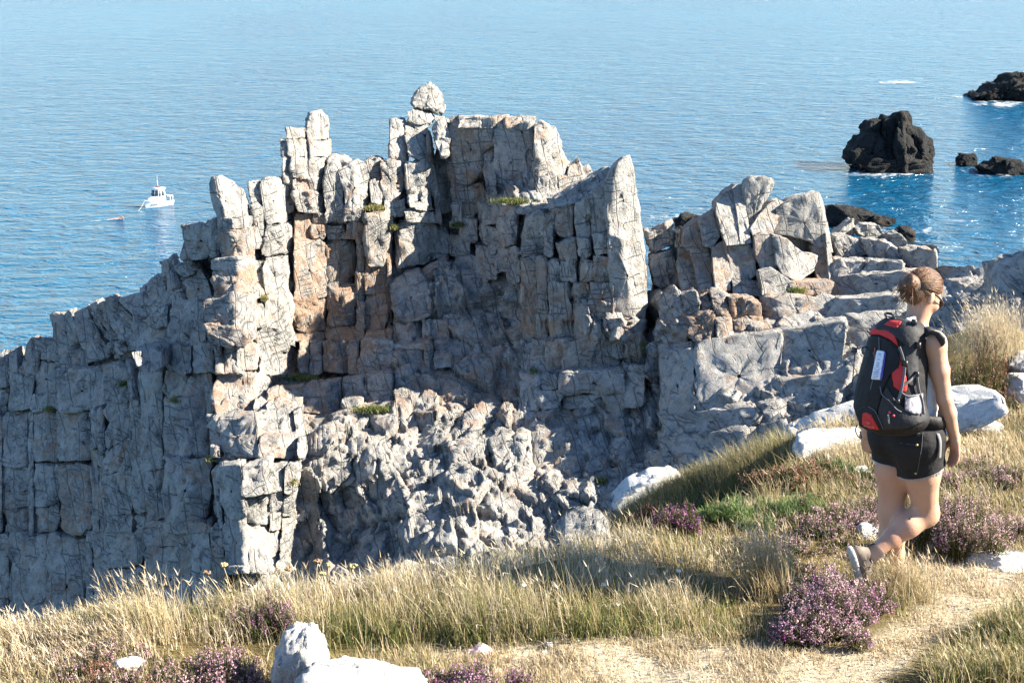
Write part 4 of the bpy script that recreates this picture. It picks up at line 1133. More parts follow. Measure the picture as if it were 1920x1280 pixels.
grass('green_undergrowth', 'green grass at the foot of the tall straw', [(520,1205),(700,1160),(900,1110),(1060,1090),(1330,1100),(1400,1150),(1250,1185),(1010,1205),(800,1212)], 7500, (0.03, 0.13), (0.003, 0.006), (0.24, 0.18), lean=0.35, bend=0.9, clump=1.8, wind=(2.0, 1.6), segs=3)
grass('edge_grass', 'pale dry grass on the brink at the far left', [(-60,1262),(-60,1205),(140,1200),(260,1205),(300,1240),(140,1262)], 7000, (0.04, 0.13), (0.003, 0.006), (0.74, 0.15), lean=0.35, bend=0.8, heads=0.25, segs=3)
grass('brink_grass', 'thin dry grass on the slope falling away behind the bank', [(60,1215),(130,1165),(230,1115),(420,1080),(640,1065),(640,1110),(330,1150),(190,1215)], 8000, (0.03, 0.11), (0.002, 0.004), (0.50, 0.28), lean=0.45, bend=0.9, clump=1.6, heads=0.1, segs=3)
grass('meadow_grass', 'dry grass carrying on past the right edge of the view', [(1935,1330),(1935,700),(2150,640),(2700,640),(2700,1330)], 22000, (0.04, 0.16), (0.003, 0.006), (0.55, 0.25), lean=0.45, bend=0.9, clump=1.6, heads=0.08, segs=2, edge=18)
grass('meadow_grass', 'dry grass carrying on past the left edge of the view', [(-600,1330),(-600,1215),(-30,1215),(-30,1330)], 9000, (0.03, 0.12), (0.003, 0.006), (0.6, 0.22), lean=0.45, bend=0.9, clump=1.6, segs=2, edge=18)
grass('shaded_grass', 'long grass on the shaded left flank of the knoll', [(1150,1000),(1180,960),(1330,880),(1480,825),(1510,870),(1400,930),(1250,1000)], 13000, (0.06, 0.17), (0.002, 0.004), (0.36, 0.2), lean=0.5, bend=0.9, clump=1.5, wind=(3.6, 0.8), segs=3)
grass('corner_grass', 'coarse green and straw grass in the lower right corner', [(1740,1300),(1780,1235),(1850,1195),(1960,1160),(1960,1300)], 5500, (0.07, 0.24), (0.003, 0.006), (0.34, 0.26), lean=0.35, bend=0.8, clump=1.6, wind=(2.6, 1.0), heads=0.2, segs=4)
grass('hill_grass', 'dry grass and heath plants at the right edge beyond the hiker', [(1480,870),(1500,800),(1740,740),(1800,700),(1960,640),(1960,880),(1740,880)], 11000, (0.03, 0.12), (0.003, 0.006), (0.60, 0.2), lean=0.35, bend=0.8, heads=0.15, segs=3)

def dome_points(n, rx, ry, h, up=0.35):
    """sprigs of several unequal lumps that make one low bush; returns base offsets and end points"""
    m = 13
    ca = rng.uniform(0, 2 * math.pi, m); cr_ = rng.uniform(0.2, 0.95, m)
    cx = np.cos(ca) * cr_ * rx; cy = np.sin(ca) * cr_ * ry
    cx[0] = cy[0] = 0
    hh = h * rng.uniform(0.35, 1.0, m); hh[0] = h
    sr = rng.uniform(0.16, 0.42, m); sr[0] = 0.4
    k = rng.choice(m, n, p=sr ** 2 / (sr ** 2).sum())
    a = rng.uniform(0, 2 * math.pi, n); r = np.sqrt(rng.uniform(0, 1, n))
    ox = np.cos(a) * r * rx * sr[k]; oy = np.sin(a) * r * ry * sr[k]
    ez = hh[k] * np.sqrt(np.maximum(0.03, 1 - 0.9 * r ** 2)) * rng.uniform(0.55, 1.12, n)
    return np.stack([cx[k] + ox * 0.35, cy[k] + oy * 0.35, 0 * ox], -1), np.stack([cx[k] + ox, cy[k] + oy, ez], -1)

def bush(name, label, px, py, wpx, h, n, flower='heath_flower', fl=0.45, tint=(0.55, 0.25), twig_t=(0.45, 0.25), depth_r=0.7, cat='shrub', fsize=0.010, per=12, group=None, twig='sprig'):
    g = G(px, py)
    d = g[1] * CP - g[2] * SP
    rx = wpx / 2 * d / F; ry = rx * depth_r
    o = empty(name, g, label, cat, group)
    b, e = dome_points(n, rx, ry, h)
    lump = 1 + 0.35 * fbm((g + e) * np.array([9, 9, 4.0]), 2, int(abs(px)) % 50)
    e = e * np.stack([0.9 + 0.1 * lump, 0.9 + 0.1 * lump, lump], -1)
    b = b + g; e = e + g
    b[:, 2] = ground_z(b[:, 0], b[:, 1]) - 0.01
    e[:, 2] = np.maximum(e[:, 2], ground_z(e[:, 0], e[:, 1]) + 0.02)
    dv = e - b; L = np.linalg.norm(dv, axis=1); dv = dv / L[:, None]
    # twigs: ribbons from base to tip plus short side needles
    az = np.arctan2(dv[:, 1], dv[:, 0]); lean = np.arccos(np.clip(dv[:, 2], -1, 1))
    ti = np.clip(rng.normal(twig_t[0], twig_t[1], n), 0, 1)
    v1, f1, t1, *_ = blades(b, L, np.full(n, 0.004), lean, np.full(n, -0.15), az, ti, 2)
    m = n * 7
    k = rng.integers(0, n, m); s = rng.uniform(0.25, 0.95, m)
    nb = b[k] + dv[k] * (L[k] * s)[:, None]
    v2, f2, t2, *_ = blades(nb, rng.uniform(0.015, 0.04, m), np.full(m, 0.0055), rng.uniform(0.2, 1.3, m), np.full(m, 0.2), rng.uniform(0, 6.3, m), np.clip(rng.normal(twig_t[0], twig_t[1], m), 0, 1), 1)
    obj('foliage', np.concatenate([v1, v2]), np.concatenate([f1, f2 + len(v1)]), M[twig], o, attrs={'tint': np.concatenate([t1, t2])})
    if fl > 0:
        fk = np.nonzero(rng.uniform(size=n) < fl)[0]
        k = np.repeat(fk, per)
        s = rng.uniform(0.62, 1.06, len(k))
        c = b[k] + dv[k] * (L[k] * s)[:, None] + rng.normal(size=(len(k), 3)) * 0.006
        a1 = rng.normal(size=(len(k), 3)); a1 /= np.linalg.norm(a1, axis=1)[:, None]
        a2 = np.cross(a1, rng.normal(size=(len(k), 3))); a2 /= np.linalg.norm(a2, axis=1)[:, None]
        sz = rng.uniform(0.5, 1.1, len(k))[:, None] * fsize * 0.5
        a3 = np.cross(a1, a2)
        V = np.stack([c - a1 * sz, c + a2 * sz, c + a1 * sz, c - a2 * sz, c + a3 * sz * 0.9], 1).reshape(-1, 3)
        i = (np.arange(len(k)) * 5)[:, None]
        Fq = np.concatenate([i + np.array([[0, 1, 4]]), i + np.array([[1, 2, 4]]), i + np.array([[2, 3, 4]]), i + np.array([[3, 0, 4]])])
        base_t = np.clip(rng.normal(tint[0], tint[1], n), 0, 1)[k] + rng.normal(0, 0.1, len(k))
        obj('flowers', V, Fq, M[flower], o, attrs={'tint': np.repeat(np.clip(base_t, 0, 1), 5)}, smooth=False)
    return o

HG = 'heather and heath bushes on the hillside'
bush('heather_bush', 'purple heather bush in bloom in front of the hiker beside the path', 1552, 1180, 330, 0.27, 1400, tint=(0.66, 0.28), fl=0.62, per=13, group=HG)
bush('heather_bush', 'wide faded pink heather bush at the right, behind the hiker', 1815, 1020, 210, 0.36, 900, 'heath_pale', 0.6, tint=(0.55, 0.25), group=HG)
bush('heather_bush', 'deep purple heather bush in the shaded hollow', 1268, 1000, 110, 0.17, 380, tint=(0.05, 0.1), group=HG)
bush('heather_bush', 'low bright heather cut by the bottom edge of the view', 890, 1308, 250, 0.15, 600, tint=(0.45, 0.2), fl=0.6, group=HG)
bush('heather_bush', 'magenta heather among the tall grass left of the white boulder', 505, 1180, 130, 0.19, 300, tint=(0.3, 0.15), fl=0.35, twig_t=(0.3, 0.2), group=HG)
bush('heather_bush', 'pale lilac heather left of the white boulder at the bottom', 420, 1290, 240, 0.20, 700, 'heath_pale', 0.55, tint=(0.35, 0.2), group=HG)
bush('heather_bush', 'low lilac heather strip at the brink on the left', 215, 1240, 330, 0.09, 600, 'heath_pale', 0.5, tint=(0.4, 0.3), group=HG)
bush('heather_bush', 'rusty brown heath beside the small pale stone at lower left', 205, 1275, 110, 0.08, 260, 'heath_brown', 0.7, twig_t=(0.9, 0.1), group=HG)
bush('heather_bush', 'pale heather low on the slope left of the hiker', 1560, 985, 260, 0.12, 700, 'heath_pale', 0.5, group=HG)
bush('heather_bush', 'brownish heather on the crest below the pale slab', 1500, 905, 230, 0.13, 500, 'heath_brown', 0.6, group=HG)
bush('heather_bush', 'reddish heather tuft on the shaded edge of the knoll', 1215, 975, 90, 0.12, 240, 'heath_brown', 0.7, group=HG)
bush('heather_bush', 'dark heather cushion under the grass tuft at the right edge', 1850, 752, 170, 0.42, 800, 'heath_brown', 0.35, tint=(0.3, 0.3), depth_r=1.0, group=HG)
bush('heather_bush', 'patch of lilac heather behind the hiker on the right slope', 1850, 900, 200, 0.12, 420, 'heath_pale', 0.5, group=HG)
bush('heather_bush', 'small purple heather at the bottom right of the white boulder', 800, 1300, 90, 0.12, 200, tint=(0.4, 0.2), group=HG)
bush('heather_bush', 'lilac heather spread between gorse and hiker', 1680, 920, 200, 0.13, 480, 'heath_pale', 0.45, group=HG)
bush('heather_bush', 'low lilac heather carpet round the legs of the hiker', 1740, 1000, 420, 0.075, 1100, 'heath_pale', 0.5, tint=(0.6, 0.3), group=HG)
bush('heather_bush', 'low lilac heather carpet between the gorse and the dry tuft', 1480, 1035, 330, 0.07, 750, 'heath_pale', 0.45, tint=(0.6, 0.3), group=HG)
bush('heather_bush', 'low mixed heather carpet under the long slab', 1690, 885, 360, 0.07, 700, 'heath_brown', 0.5, tint=(0.6, 0.3), group=HG)
GG = 'green gorse bushes on the slope left of the hiker'
bush('gorse_bush', 'bright green gorse bush on the slope, leftmost of the gorse', 1375, 985, 170, 0.17, 620, fl=0, twig='gorse', twig_t=(0.5, 0.3), group=GG)
bush('gorse_bush', 'bright green gorse bush nearer to the hiker', 1475, 965, 150, 0.14, 420, fl=0, twig='gorse', twig_t=(0.5, 0.3), group=GG)
bush('gorse_bush', 'green heath plant at the top of the slope below the slab', 1570, 890, 120, 0.10, 320, fl=0, twig='gorse', twig_t=(0.35, 0.3), group=GG)
bush('gorse_bush', 'dark green plant behind the deep purple heather', 1330, 960, 90, 0.12, 240, fl=0, twig='gorse', twig_t=(0.1, 0.2), group=GG)

def tuft(label, px, py, wpx, L, n, tint, lean=0.5, heads=0.3, bend=0.9, wind=(2.9, 1.6), name='grass_tuft', zoff=0.0):
    g = G(px, py); d = g[1] * CP - g[2] * SP
    r = wpx / 2 * d / F
    b = g + np.stack([rng.normal(0, r * 0.4, n), rng.normal(0, r * 0.3, n), np.zeros(n)], -1)
    b[:, 2] = ground_z(b[:, 0], b[:, 1]) + zoff
    az = rng.normal(wind[0], wind[1], n)
    ln = rng.uniform(*L, n); ti = np.clip(rng.normal(tint[0], tint[1], n), 0, 1)
    v, f, t, tip, ang, _ = blades(b, ln, rng.uniform(0.0018, 0.0036, n), np.abs(rng.normal(0, lean, n)), rng.uniform(0.1, 1, n) * bend, az, ti, 4)
    o = empty(name, g, label, 'grass')
    obj('blades', v, f, M['straw'], o, attrs={'tint': t})
    k = rng.uniform(size=n) < heads; m = int(k.sum())
    vs, fs, ts, nv = [], [], [], 0
    for rot in (0, 1.4):
        hl = rng.uniform(0.025, 0.05, m)
        v2, f2, t2, *_ = blades(tip[k] - np.array([0, 0, .012]), hl, np.full(m, 0.0048), ang[k] * .8, np.full(m, .3), az[k] + rot, np.clip(ti[k] + .15, .6, 1), 3)
        vs.append(v2); fs.append(f2 + nv); ts.append(t2); nv += len(v2)
    tag(obj('seed_heads', np.concatenate(vs), np.concatenate(fs), M['straw'], o, attrs={'tint': np.concatenate(ts)}), kind='stuff')
    return o
tuft('big tuft of straw-coloured grass on the mound at the right edge', 1860, 690, 140, (0.14, 0.34), 1300, (0.72, 0.13), zoff=0.16, wind=(2.6, 1.8))
tuft('sparse tuft of long seeding stalks at the left end of the bank', 285, 1195, 150, (0.16, 0.34), 300, (0.60, 0.18), lean=0.4, wind=(2.4, 0.7))
tuft('pale arching tuft of long grass on the bank in the middle', 1040, 1020, 240, (0.16, 0.36), 1100, (0.82, 0.12), lean=0.5, heads=0.4, wind=(1.8, 1.7))
tuft('dry ochre tuft between the bank and the purple heather', 1440, 1120, 130, (0.20, 0.36), 900, (0.55, 0.15), lean=0.35, wind=(2.6, 0.9))
tuft('short dry tuft growing round the feet of the hiker', 1676, 1116, 190, (0.10, 0.25), 1300, (0.58, 0.2), lean=0.4, wind=(2.9, 1.5))

ledge_plants()
# ------------------------------------------------------------------ loose stones, slabs and litter on the hillside
def stone(name, label, c, r, seed=0, rot=0.0, cuts=9, mat='pale_rock', cat='rock', n=40, rough=0.06, sink=0.25, tilt=0.0, parent=None, cutr=(0.6, 0.92), ex=0.75):
    q = np.random.default_rng(seed)
    th = np.linspace(0.02, math.pi - 0.02, n)[:, None]; ph = np.linspace(0, 2 * math.pi, 2 * n, endpoint=False)[None]
    d = np.stack([np.sin(th) * np.cos(ph), np.sin(th) * np.sin(ph), np.cos(th) + 0 * ph], -1).reshape(-1, 3)
    v = np.sign(d) * np.abs(d) ** ex
    for _ in range(cuts):
        nn = q.normal(size=3); nn /= np.linalg.norm(nn)
        dd = q.uniform(*cutr)
        v = v - np.maximum(0, v @ nn - dd)[:, None] * nn * 0.97
    fc, _ = facets(v * 1.6 + seed * 3.7, 4)
    v = v * (1 + rough * (0.9 * fc + 1.6 * fbm(v * 2.2 + seed, 4, 6) + 0.8 * fbm(v * 7 + seed, 3, 9)))[:, None]
    v = v * np.array(r)
    ct, st = math.cos(tilt), math.sin(tilt)
    v = v @ np.array([[ct, 0, st], [0, 1, 0], [-st, 0, ct]])
    cr_, sr = math.cos(rot), math.sin(rot)
    v = v @ np.array([[cr_, sr, 0], [-sr, cr_, 0], [0, 0, 1]])
    c = np.asarray(c, float) + np.array([0, 0, r[2] * (1 - 2 * sink)])
    o = obj(name, v + c, grid_faces(n, 2 * n, wrap=True), M[mat], parent, attrs={'rust': np.full(len(v), 0.0)})
    return tag(o, label, cat) if label else o

stone('boulder', 'tall pointed white boulder at the bottom edge', G(556, 1300), (0.145, 0.15, 0.215), 5, 0.4, cuts=12, cutr=(0.62, 0.95), rough=0.085, ex=1.15, sink=0.25, tilt=-0.3)
stone('boulder', 'broad rounded white boulder cut by the bottom edge, right of the pointed one', G(672, 1330), (0.29, 0.20, 0.15), 8, 0.1, cuts=12, cutr=(0.62, 0.95), rough=0.08, ex=1.0, sink=0.22)
stone('stone', 'small pale stone beside the rusty heath at lower left', G(242, 1262), (0.075, 0.06, 0.05), 12, 0.4)
stone('stone', 'flat white stone let into the path at the right edge', G(1885, 1052), (0.20, 0.17, 0.045), 15, 0.2, sink=0.42)
stone('stone', 'bluish half-buried stone in the heather left of the hiker', G(1632, 1000), (0.10, 0.10, 0.07), 18, 0.7, sink=0.45)
stone('pebble', 'white pebble at the foot of the purple heather', G(1487, 1197), (0.024, 0.02, 0.017), 21)
stone('pebble', 'white pebble on the path right of the pink scrap', G(1020, 1228), (0.02, 0.016, 0.015), 23)
stone('pebble', 'greyish pebble just above the white one on the path', G(1030, 1212), (0.022, 0.018, 0.016), 25)
stone('pebble', 'tiny white pebble under the right bank of the tall grass', G(700, 1222), (0.016, 0.014, 0.013), 27)
stone('pebble', 'tiny white pebble near the lower right corner', G(1870, 1258), (0.02, 0.016, 0.013), 29)
stone('stone', 'white jagged stone at the right end of the long slab', G(1836, 812), (0.16, 0.10, 0.09), 31, 0.2, sink=0.3)
stone('stone', 'pale stone at the right edge beside the dark heather cushion', G(1925, 742), (0.20, 0.2, 0.10), 33, 0.2, sink=0.3)
stone('stone', 'upper pale stone at the right edge above the other', G(1925, 700), (0.16, 0.2, 0.10), 35, 0.2, sink=0.2)
stone('stone', 'dark little stone in the grass under the slab', G(1612, 888), (0.05, 0.04, 0.035), 37)
def slab(label, poly, Y0, gx, gz, thick=0.5, amp=0.3, crease=None, mat='pale_rock'):
    o = block(poly, prot=0.0, Y0=Y0, gx=gx, gz=gz, thick=thick, rust=0.0, rnd=0.02, amp=amp, fs=3.2, name='rock_slab', mat=M[mat], N=80, cuts=1, crease=crease)
    return tag(o, label, 'rock')
slab('long streaked pale slab behind the hiker', [(1478,862),(1484,822),(1540,800),(1620,778),(1700,766),(1780,752),(1880,742),(1895,770),(1850,800),(1760,822),(1680,832),(1620,846),(1540,870)], 9.38, -0.85, 1.25, crease=((1490,835),(1640,800),0,0))
slab('sunlit white step at the left end of the long slab', [(1500,862),(1506,836),(1560,822),(1625,818),(1650,830),(1640,848),(1570,862)], 9.15, 0.3, 1.6, 0.4)
slab('pale slab at the brink left of the shaded flank', [(1150,955),(1180,922),(1225,902),(1275,900),(1295,912),(1260,935),(1200,962)], 10.6, -0.45, 1.4, 0.5)
slab('pale rock showing through the long grass in the middle', [(1040,1020),(1060,995),(1100,982),(1140,995),(1150,1020),(1100,1040)], 9.3, -0.5, 1.3, 0.5, mat='rock')

def scrap():
    g = G(900, 1222)
    n = 14
    U, V = np.meshgrid(np.linspace(-1, 1, n), np.linspace(-1, 1, n))
    x = U * 0.062 * (1 - 0.25 * V ** 2); y = V * 0.045 * (1 - 0.3 * U ** 2)
    q = np.stack([U * 1.7, V * 1.7, 0 * U], -1)
    z = 0.018 + 0.022 * fbm(q + 4.2, 3, 61) + 0.02 * np.exp(-((U - 0.1) / 0.35) ** 2) - 0.012 * (U ** 2 + V ** 2)
    top = np.stack([x, y, np.maximum(z, 0.002)], -1).reshape(-1, 3) + g
    bot = top - np.array([0, 0, 0.0015])
    f = grid_faces(n, n)
    v = np.concatenate([top, bot]); F2 = np.concatenate([f[:, ::-1], f + n * n])
    o = obj('paper_scrap', v, F2, plain('pink_paper', (0.72, 0.52, 0.55), 0.8, 0.08, 60))
    tag(o, 'crumpled pale pink scrap of paper lying beside the path', 'litter')
scrap()

def stalk(label, px, py, h, lean, az, head, col, name='dried_flower'):
    g = G(px, py); h *= 0.8; head *= 0.8
    t = np.linspace(0, 1, 7)
    d = np.array([math.cos(az), math.sin(az), 0])
    pts = g + np.outer(t * h * math.cos(lean), [0, 0, 1]) + np.outer((t ** 1.5) * h * math.sin(lean), d)
    e = empty(name, g, label, 'plant')
    v, f = tube(pts, np.linspace(0.003, 0.0016, 7), 5); obj('stem', v, f, col[0], e)
    vs, fs, nv = [], [], 0
    for k in range(16):
        a = k / 16 * 6.28 + R_.uniform(-.2, .2); r = head * R_.uniform(0.35, 1.0)
        tip = pts[-1] + np.array([math.cos(a) * r, math.sin(a) * r, head * R_.uniform(0.5, 0.95)])
        v, f = tube([pts[-1], (pts[-1] + tip) / 2 - np.array([0, 0, head * .1]), tip], [0.0010, 0.0010, 0.0010], 4); vs.append(v); fs.append(f + nv); nv += len(v)
        v, f = tube([tip - np.array([0, 0, .005]), tip, tip + np.array([0, 0, .006])], [0.003, 0.0065, 0.002], 5); vs.append(v); fs.append(f + nv); nv += len(v)
    obj('seed_head', np.concatenate(vs), np.concatenate(fs), col[1], e)
brn = (plain('dry_stem', (0.36, 0.29, 0.17), 0.8), plain('brown_umbel', (0.20, 0.13, 0.075), 0.85, 0.3, 60))
yel = (brn[0], plain('yellow_umbel', (0.30, 0.27, 0.13), 0.85, 0.3, 60))
wht = (plain('green_stem', (0.13, 0.17, 0.06), 0.8), plain('white_umbel', (0.72, 0.70, 0.64), 0.8, 0.1, 60))
stalk('brown dried umbel leaning left at the left end of the bank', 430, 1150, 0.26, .5, 2.9, .022, brn)
stalk('yellowish dried umbel nearest to the lit buttress', 440, 1145, 0.27, .25, 2.6, .022, yel)
stalk('brown dried umbel on a tall stalk above the middle of the bank', 590, 1140, 0.27, .15, 1.0, .024, brn)
stalk('dark brown low umbel left of the tall stalk', 555, 1130, 0.20, .2, 2.8, .024, brn)
stalk('yellow dried umbel just right of the tall brown one', 612, 1128, 0.22, .1, .5, .020, yel)
stalk('wide yellow umbel, rightmost of the dried ones', 650, 1130, 0.22, .2, .2, .026, yel)
stalk('small yellow umbel low between the taller ones', 598, 1120, 0.14, .2, .2, .018, yel)
stalk('white umbel flower in the green grass in the middle', 985, 1140, 0.13, .2, 2.0, .014, wht)
stalk('white umbel flower right of the middle of the bank', 1135, 1130, 0.10, .2, 2.0, .014, wht)
stalk('white umbel flower highest on the right part of the bank', 1275, 1110, 0.12, .2, 2.0, .013, wht)
stalk('white umbel flower low near the path edge', 1155, 1160, 0.08, .2, 1.0, .012, wht)

def gravel():
    b = scatter(PATH, 420, clump=2.0, edge=10)
    vs, fs, nv = [], [], 0
    oc = np.array([(1,0,0),(-1,0,0),(0,1,0),(0,-1,0),(0,0,1),(0,0,-1)], float)
    of = np.array([(0,2,4),(2,1,4),(1,3,4),(3,0,4),(2,0,5),(1,2,5),(3,1,5),(0,3,5)])
    for p_ in b:
        r = R_.uniform(0.003, 0.010)
        vs.append(p_ + oc * np.array([r, r * R_.uniform(.6, 1), r * .6]) * np.random.default_rng(R_.randrange(9999)).uniform(.7, 1.2, (6, 1)) + np.array([0, 0, r * .2])); fs.append(of + nv); nv += 6
    tag(obj('gravel', np.concatenate(vs), np.concatenate(fs), M['pale_rock'], attrs={'rust': np.full(nv, 0.6)}, smooth=False), 'loose grit scattered on the trodden path', 'gravel', kind='stuff')
gravel()
# ------------------------------------------------------------------ the hiker
class SDF:
    """distance field on a grid, filled primitive by primitive"""
    def __init__(s, lo, hi, h):
        s.lo = np.array(lo, float); s.h = h
        s.n = np.ceil((np.array(hi) - s.lo) / h).astype(int) + 1
        s.f = np.full(s.n, 0.25)
    def sub(s, lo, hi):
        a = np.clip(np.floor((np.array(lo) - s.lo) / s.h).astype(int), 0, s.n - 1)
        b = np.clip(np.ceil((np.array(hi) - s.lo) / s.h).astype(int) + 1, 1, s.n)
        g = [s.lo[k] + s.h * np.arange(a[k], b[k]) for k in range(3)]
        p = np.stack(np.meshgrid(*g, indexing='ij'), -1)
        return tuple(slice(a[k], b[k]) for k in range(3)), p
    def add(s, d, sl, k):
        o = s.f[sl]
        if k > 0:
            h = np.clip(0.5 + 0.5 * (o - d) / k, 0, 1)
            s.f[sl] = o * (1 - h) + d * h - k * h * (1 - h)
        else:
            s.f[sl] = np.minimum(o, d)
    def cone(s, a, b, ra, rb, k=0.02):
        a = np.array(a, float); b = np.array(b, float); m = max(ra, rb) + 0.06 + k
        sl, p = s.sub(np.minimum(a, b) - m, np.maximum(a, b) + m)
        ba = b - a; t = np.clip(((p - a) @ ba) / (ba @ ba), 0, 1)
        d = np.linalg.norm(p - a - t[..., None] * ba, axis=-1) - (ra + (rb - ra) * t)
        s.add(d, sl, k)
    def ell(s, c, r, ax=np.eye(3), k=0.02):
        c = np.array(c, float); r = np.array(r, float); m = r.max() + 0.06 + k
        sl, p = s.sub(c - m, c + m)
        q = ((p - c) @ np.asarray(ax).T) / r
        l = np.linalg.norm(q, axis=-1)
        s.add((l - 1) * np.minimum(r.min(), 1) * (0.6 + 0.4 * r.mean() / r.min()), sl, k)
    def box(s, c, hs, ax, rad, k=0.0, taper=0.0, tdepth=0.0):
        c = np.array(c, float); hs = np.array(hs, float); m = np.linalg.norm(hs) + 0.06
        sl, p = s.sub(c - m, c + m)
        q = (p - c) @ np.asarray(ax).T
        sc = 1 - taper * np.clip(q[..., 2] / hs[2], -1, 1); sc2 = 1 - tdepth * np.clip(q[..., 2] / hs[2], -1, 1)
        q = np.stack([np.abs(q[..., 0]) / sc, np.abs(q[..., 1]) / sc2, np.abs(q[..., 2])], -1) - (hs - rad)
        d = np.linalg.norm(np.maximum(q, 0), axis=-1) + np.minimum(q.max(-1), 0) - rad
        s.add(d, sl, k)
    def pts(s):
        g = [s.lo[k] + s.h * np.arange(s.n[k]) for k in range(3)]
        return np.stack(np.meshgrid(*g, indexing='ij'), -1)
    def mesh(s, f=None):
        f = s.f if f is None else f
        f = f.copy()
        f[0], f[-1], f[:, 0], f[:, -1], f[:, :, 0], f[:, :, -1] = (0.1,) * 6
        ins = f < 0
        n = np.array(f.shape)
        acc = np.zeros((*(n - 1), 3)); cnt = np.zeros(n - 1)
        C = [(a, b, c) for a in (0, 1) for b in (0, 1) for c in (0, 1)]
        def cs(c): return f[c[0]:n[0] - 1 + c[0], c[1]:n[1] - 1 + c[1], c[2]:n[2] - 1 + c[2]]
        act = None
        tot = sum((cs(c) < 0).astype(np.int8) for c in C)
        act = (tot > 0) & (tot < 8)
        idx = np.argwhere(act)
        vals = {c: cs(c)[act] for c in C}
        pos = np.zeros((len(idx), 3)); k = np.zeros(len(idx))
        for c in C:
            for d in range(3):
                if c[d] == 0:
                    e = list(c); e[d] = 1; e = tuple(e)
                    a, b = vals[c], vals[e]
                    x = (a < 0) != (b < 0)
                    t = np.where(x, a / np.where(x, a - b, 1), 0)
                    p = np.array(c, float)[None] + np.eye(3)[d][None] * t[:, None]
                    pos += np.where(x[:, None], p, 0); k += x
        pos = pos / np.maximum(k, 1)[:, None]
        v = s.lo + (idx + pos) * s.h
        vid = np.full(n - 1, -1, np.int64); vid[act] = np.arange(len(idx))
        faces = []
        for d in range(3):
            u, w = [(1, 2), (2, 0), (0, 1)][d]
            a = [slice(1, -1)] * 3; b = [slice(1, -1)] * 3
            a[d] = slice(0, -1); b[d] = slice(1, None)
            fa, fb = ins[tuple(a)], ins[tuple(b)]
            for cond, flip in ((fa & ~fb, False), (~fa & fb, True)):
                q = np.argwhere(cond)
                if not len(q): continue
                off = np.ones(3, int); off[d] = 0
                q = q + off
                def V(du, dw):
                    r = q.copy(); r[:, u] -= du; r[:, w] -= dw
                    return vid[r[:, 0], r[:, 1], r[:, 2]]
                quad = np.stack([V(1, 1), V(0, 1), V(0, 0), V(1, 0)], -1)
                faces.append(quad[:, ::-1] if flip else quad)
        F_ = np.concatenate(faces)
        F_ = F_[(F_ >= 0).all(1)]
        return v, F_

def largest(v, f):
    lab = np.arange(len(v))
    while True:
        m = lab[f].min(1); new = lab.copy()
        for k in range(f.shape[1]): np.minimum.at(new, f[:, k], m)
        new = new[new]
        if (new == lab).all(): break
        lab = new
    u, c = np.unique(lab, return_counts=True)
    keep = lab == u[np.argmax(c)]
    idx = np.cumsum(keep) - 1
    return v[keep], idx[f[keep[f[:, 0]]]]

def relax(v, f, n=2, lam=0.5):
    e = np.concatenate([f[:, [0, 1]], f[:, [1, 2]], f[:, [2, 3]], f[:, [3, 0]]])
    for _ in range(n):
        s = np.zeros_like(v); c = np.zeros(len(v))
        np.add.at(s, e[:, 0], v[e[:, 1]]); np.add.at(c, e[:, 0], 1)
        np.add.at(s, e[:, 1], v[e[:, 0]]); np.add.at(c, e[:, 1], 1)
        v = v + lam * (s / np.maximum(c, 1)[:, None] - v)
    return v

YG = 7.06
HF = np.array([0.80, 0.60, 0.0])          # walking direction
HR = np.array([0.60, -0.80, 0.0])         # her right
UP = np.array([0.0, 0.0, 1.0])
def J(px, py, dy=0.0): return P(px, py, YG + dy)

def poly_sd(poly, x, y):
    """signed pixel distance to a polygon, negative inside"""
    poly = np.asarray(poly, float); d = np.full(np.shape(x), 1e9)
    for i in range(len(poly)):
        a = poly[i]; b = poly[(i + 1) % len(poly)]; e = b - a
        t = np.clip(((x - a[0]) * e[0] + (y - a[1]) * e[1]) / (e @ e + 1e-9), 0, 1)
        d = np.minimum(d, np.hypot(x - a[0] - t * e[0], y - a[1] - t * e[1]))
    return np.where(inside(poly, x, y), -d, d)

def skin_mat():
    t = NT('sun_tanned_skin')
    n = t.noise(t.pos(), 9.0, 3)
    c = t.mix(t.ramp(n, 0.3, 0.7), (0.45, 0.265, 0.18), (0.50, 0.305, 0.215))
    c = t.mix(t.math('MULTIPLY', t.ramp(t.noise(t.pos(), 3.5, 2), 0.45, 0.7), 0.55), c, (0.47, 0.225, 0.155))
    c = t.mix(t.math('MULTIPLY', t.ramp(t.noise(t.pos(), 160.0, 2), 0.6, 0.75), 0.25), c, (0.33, 0.17, 0.11))
    m = t.fin(c, 0.46, t.bump(t.noise(t.pos(), 60.0, 3), 0.25, 0.004), Specular_IOR_Level=0.4)
    t.b.inputs['Subsurface Weight'].default_value = 0.12
    t.b.inputs['Subsurface Radius'].default_value = (0.02, 0.008, 0.004)
    return m

def cloth_mat(name, c, rough=0.85, var=0.18, weave=900.0):
    t = NT(name)
    p = t.pos()
    n = t.noise(p, 14.0, 4, 0.6); w = t.noise(p, weave, 1)
    col = t.mix(t.ramp(n, 0.3, 0.7), tuple(x * (1 - var) for x in c), tuple(x * (1 + var) for x in c))
    h = t.math('ADD', t.math('MULTIPLY', n, 0.02), t.math('MULTIPLY', w, 0.0006))
    return t.fin(col, rough, t.bump(h, 0.5, 1.0), Specular_IOR_Level=0.25)

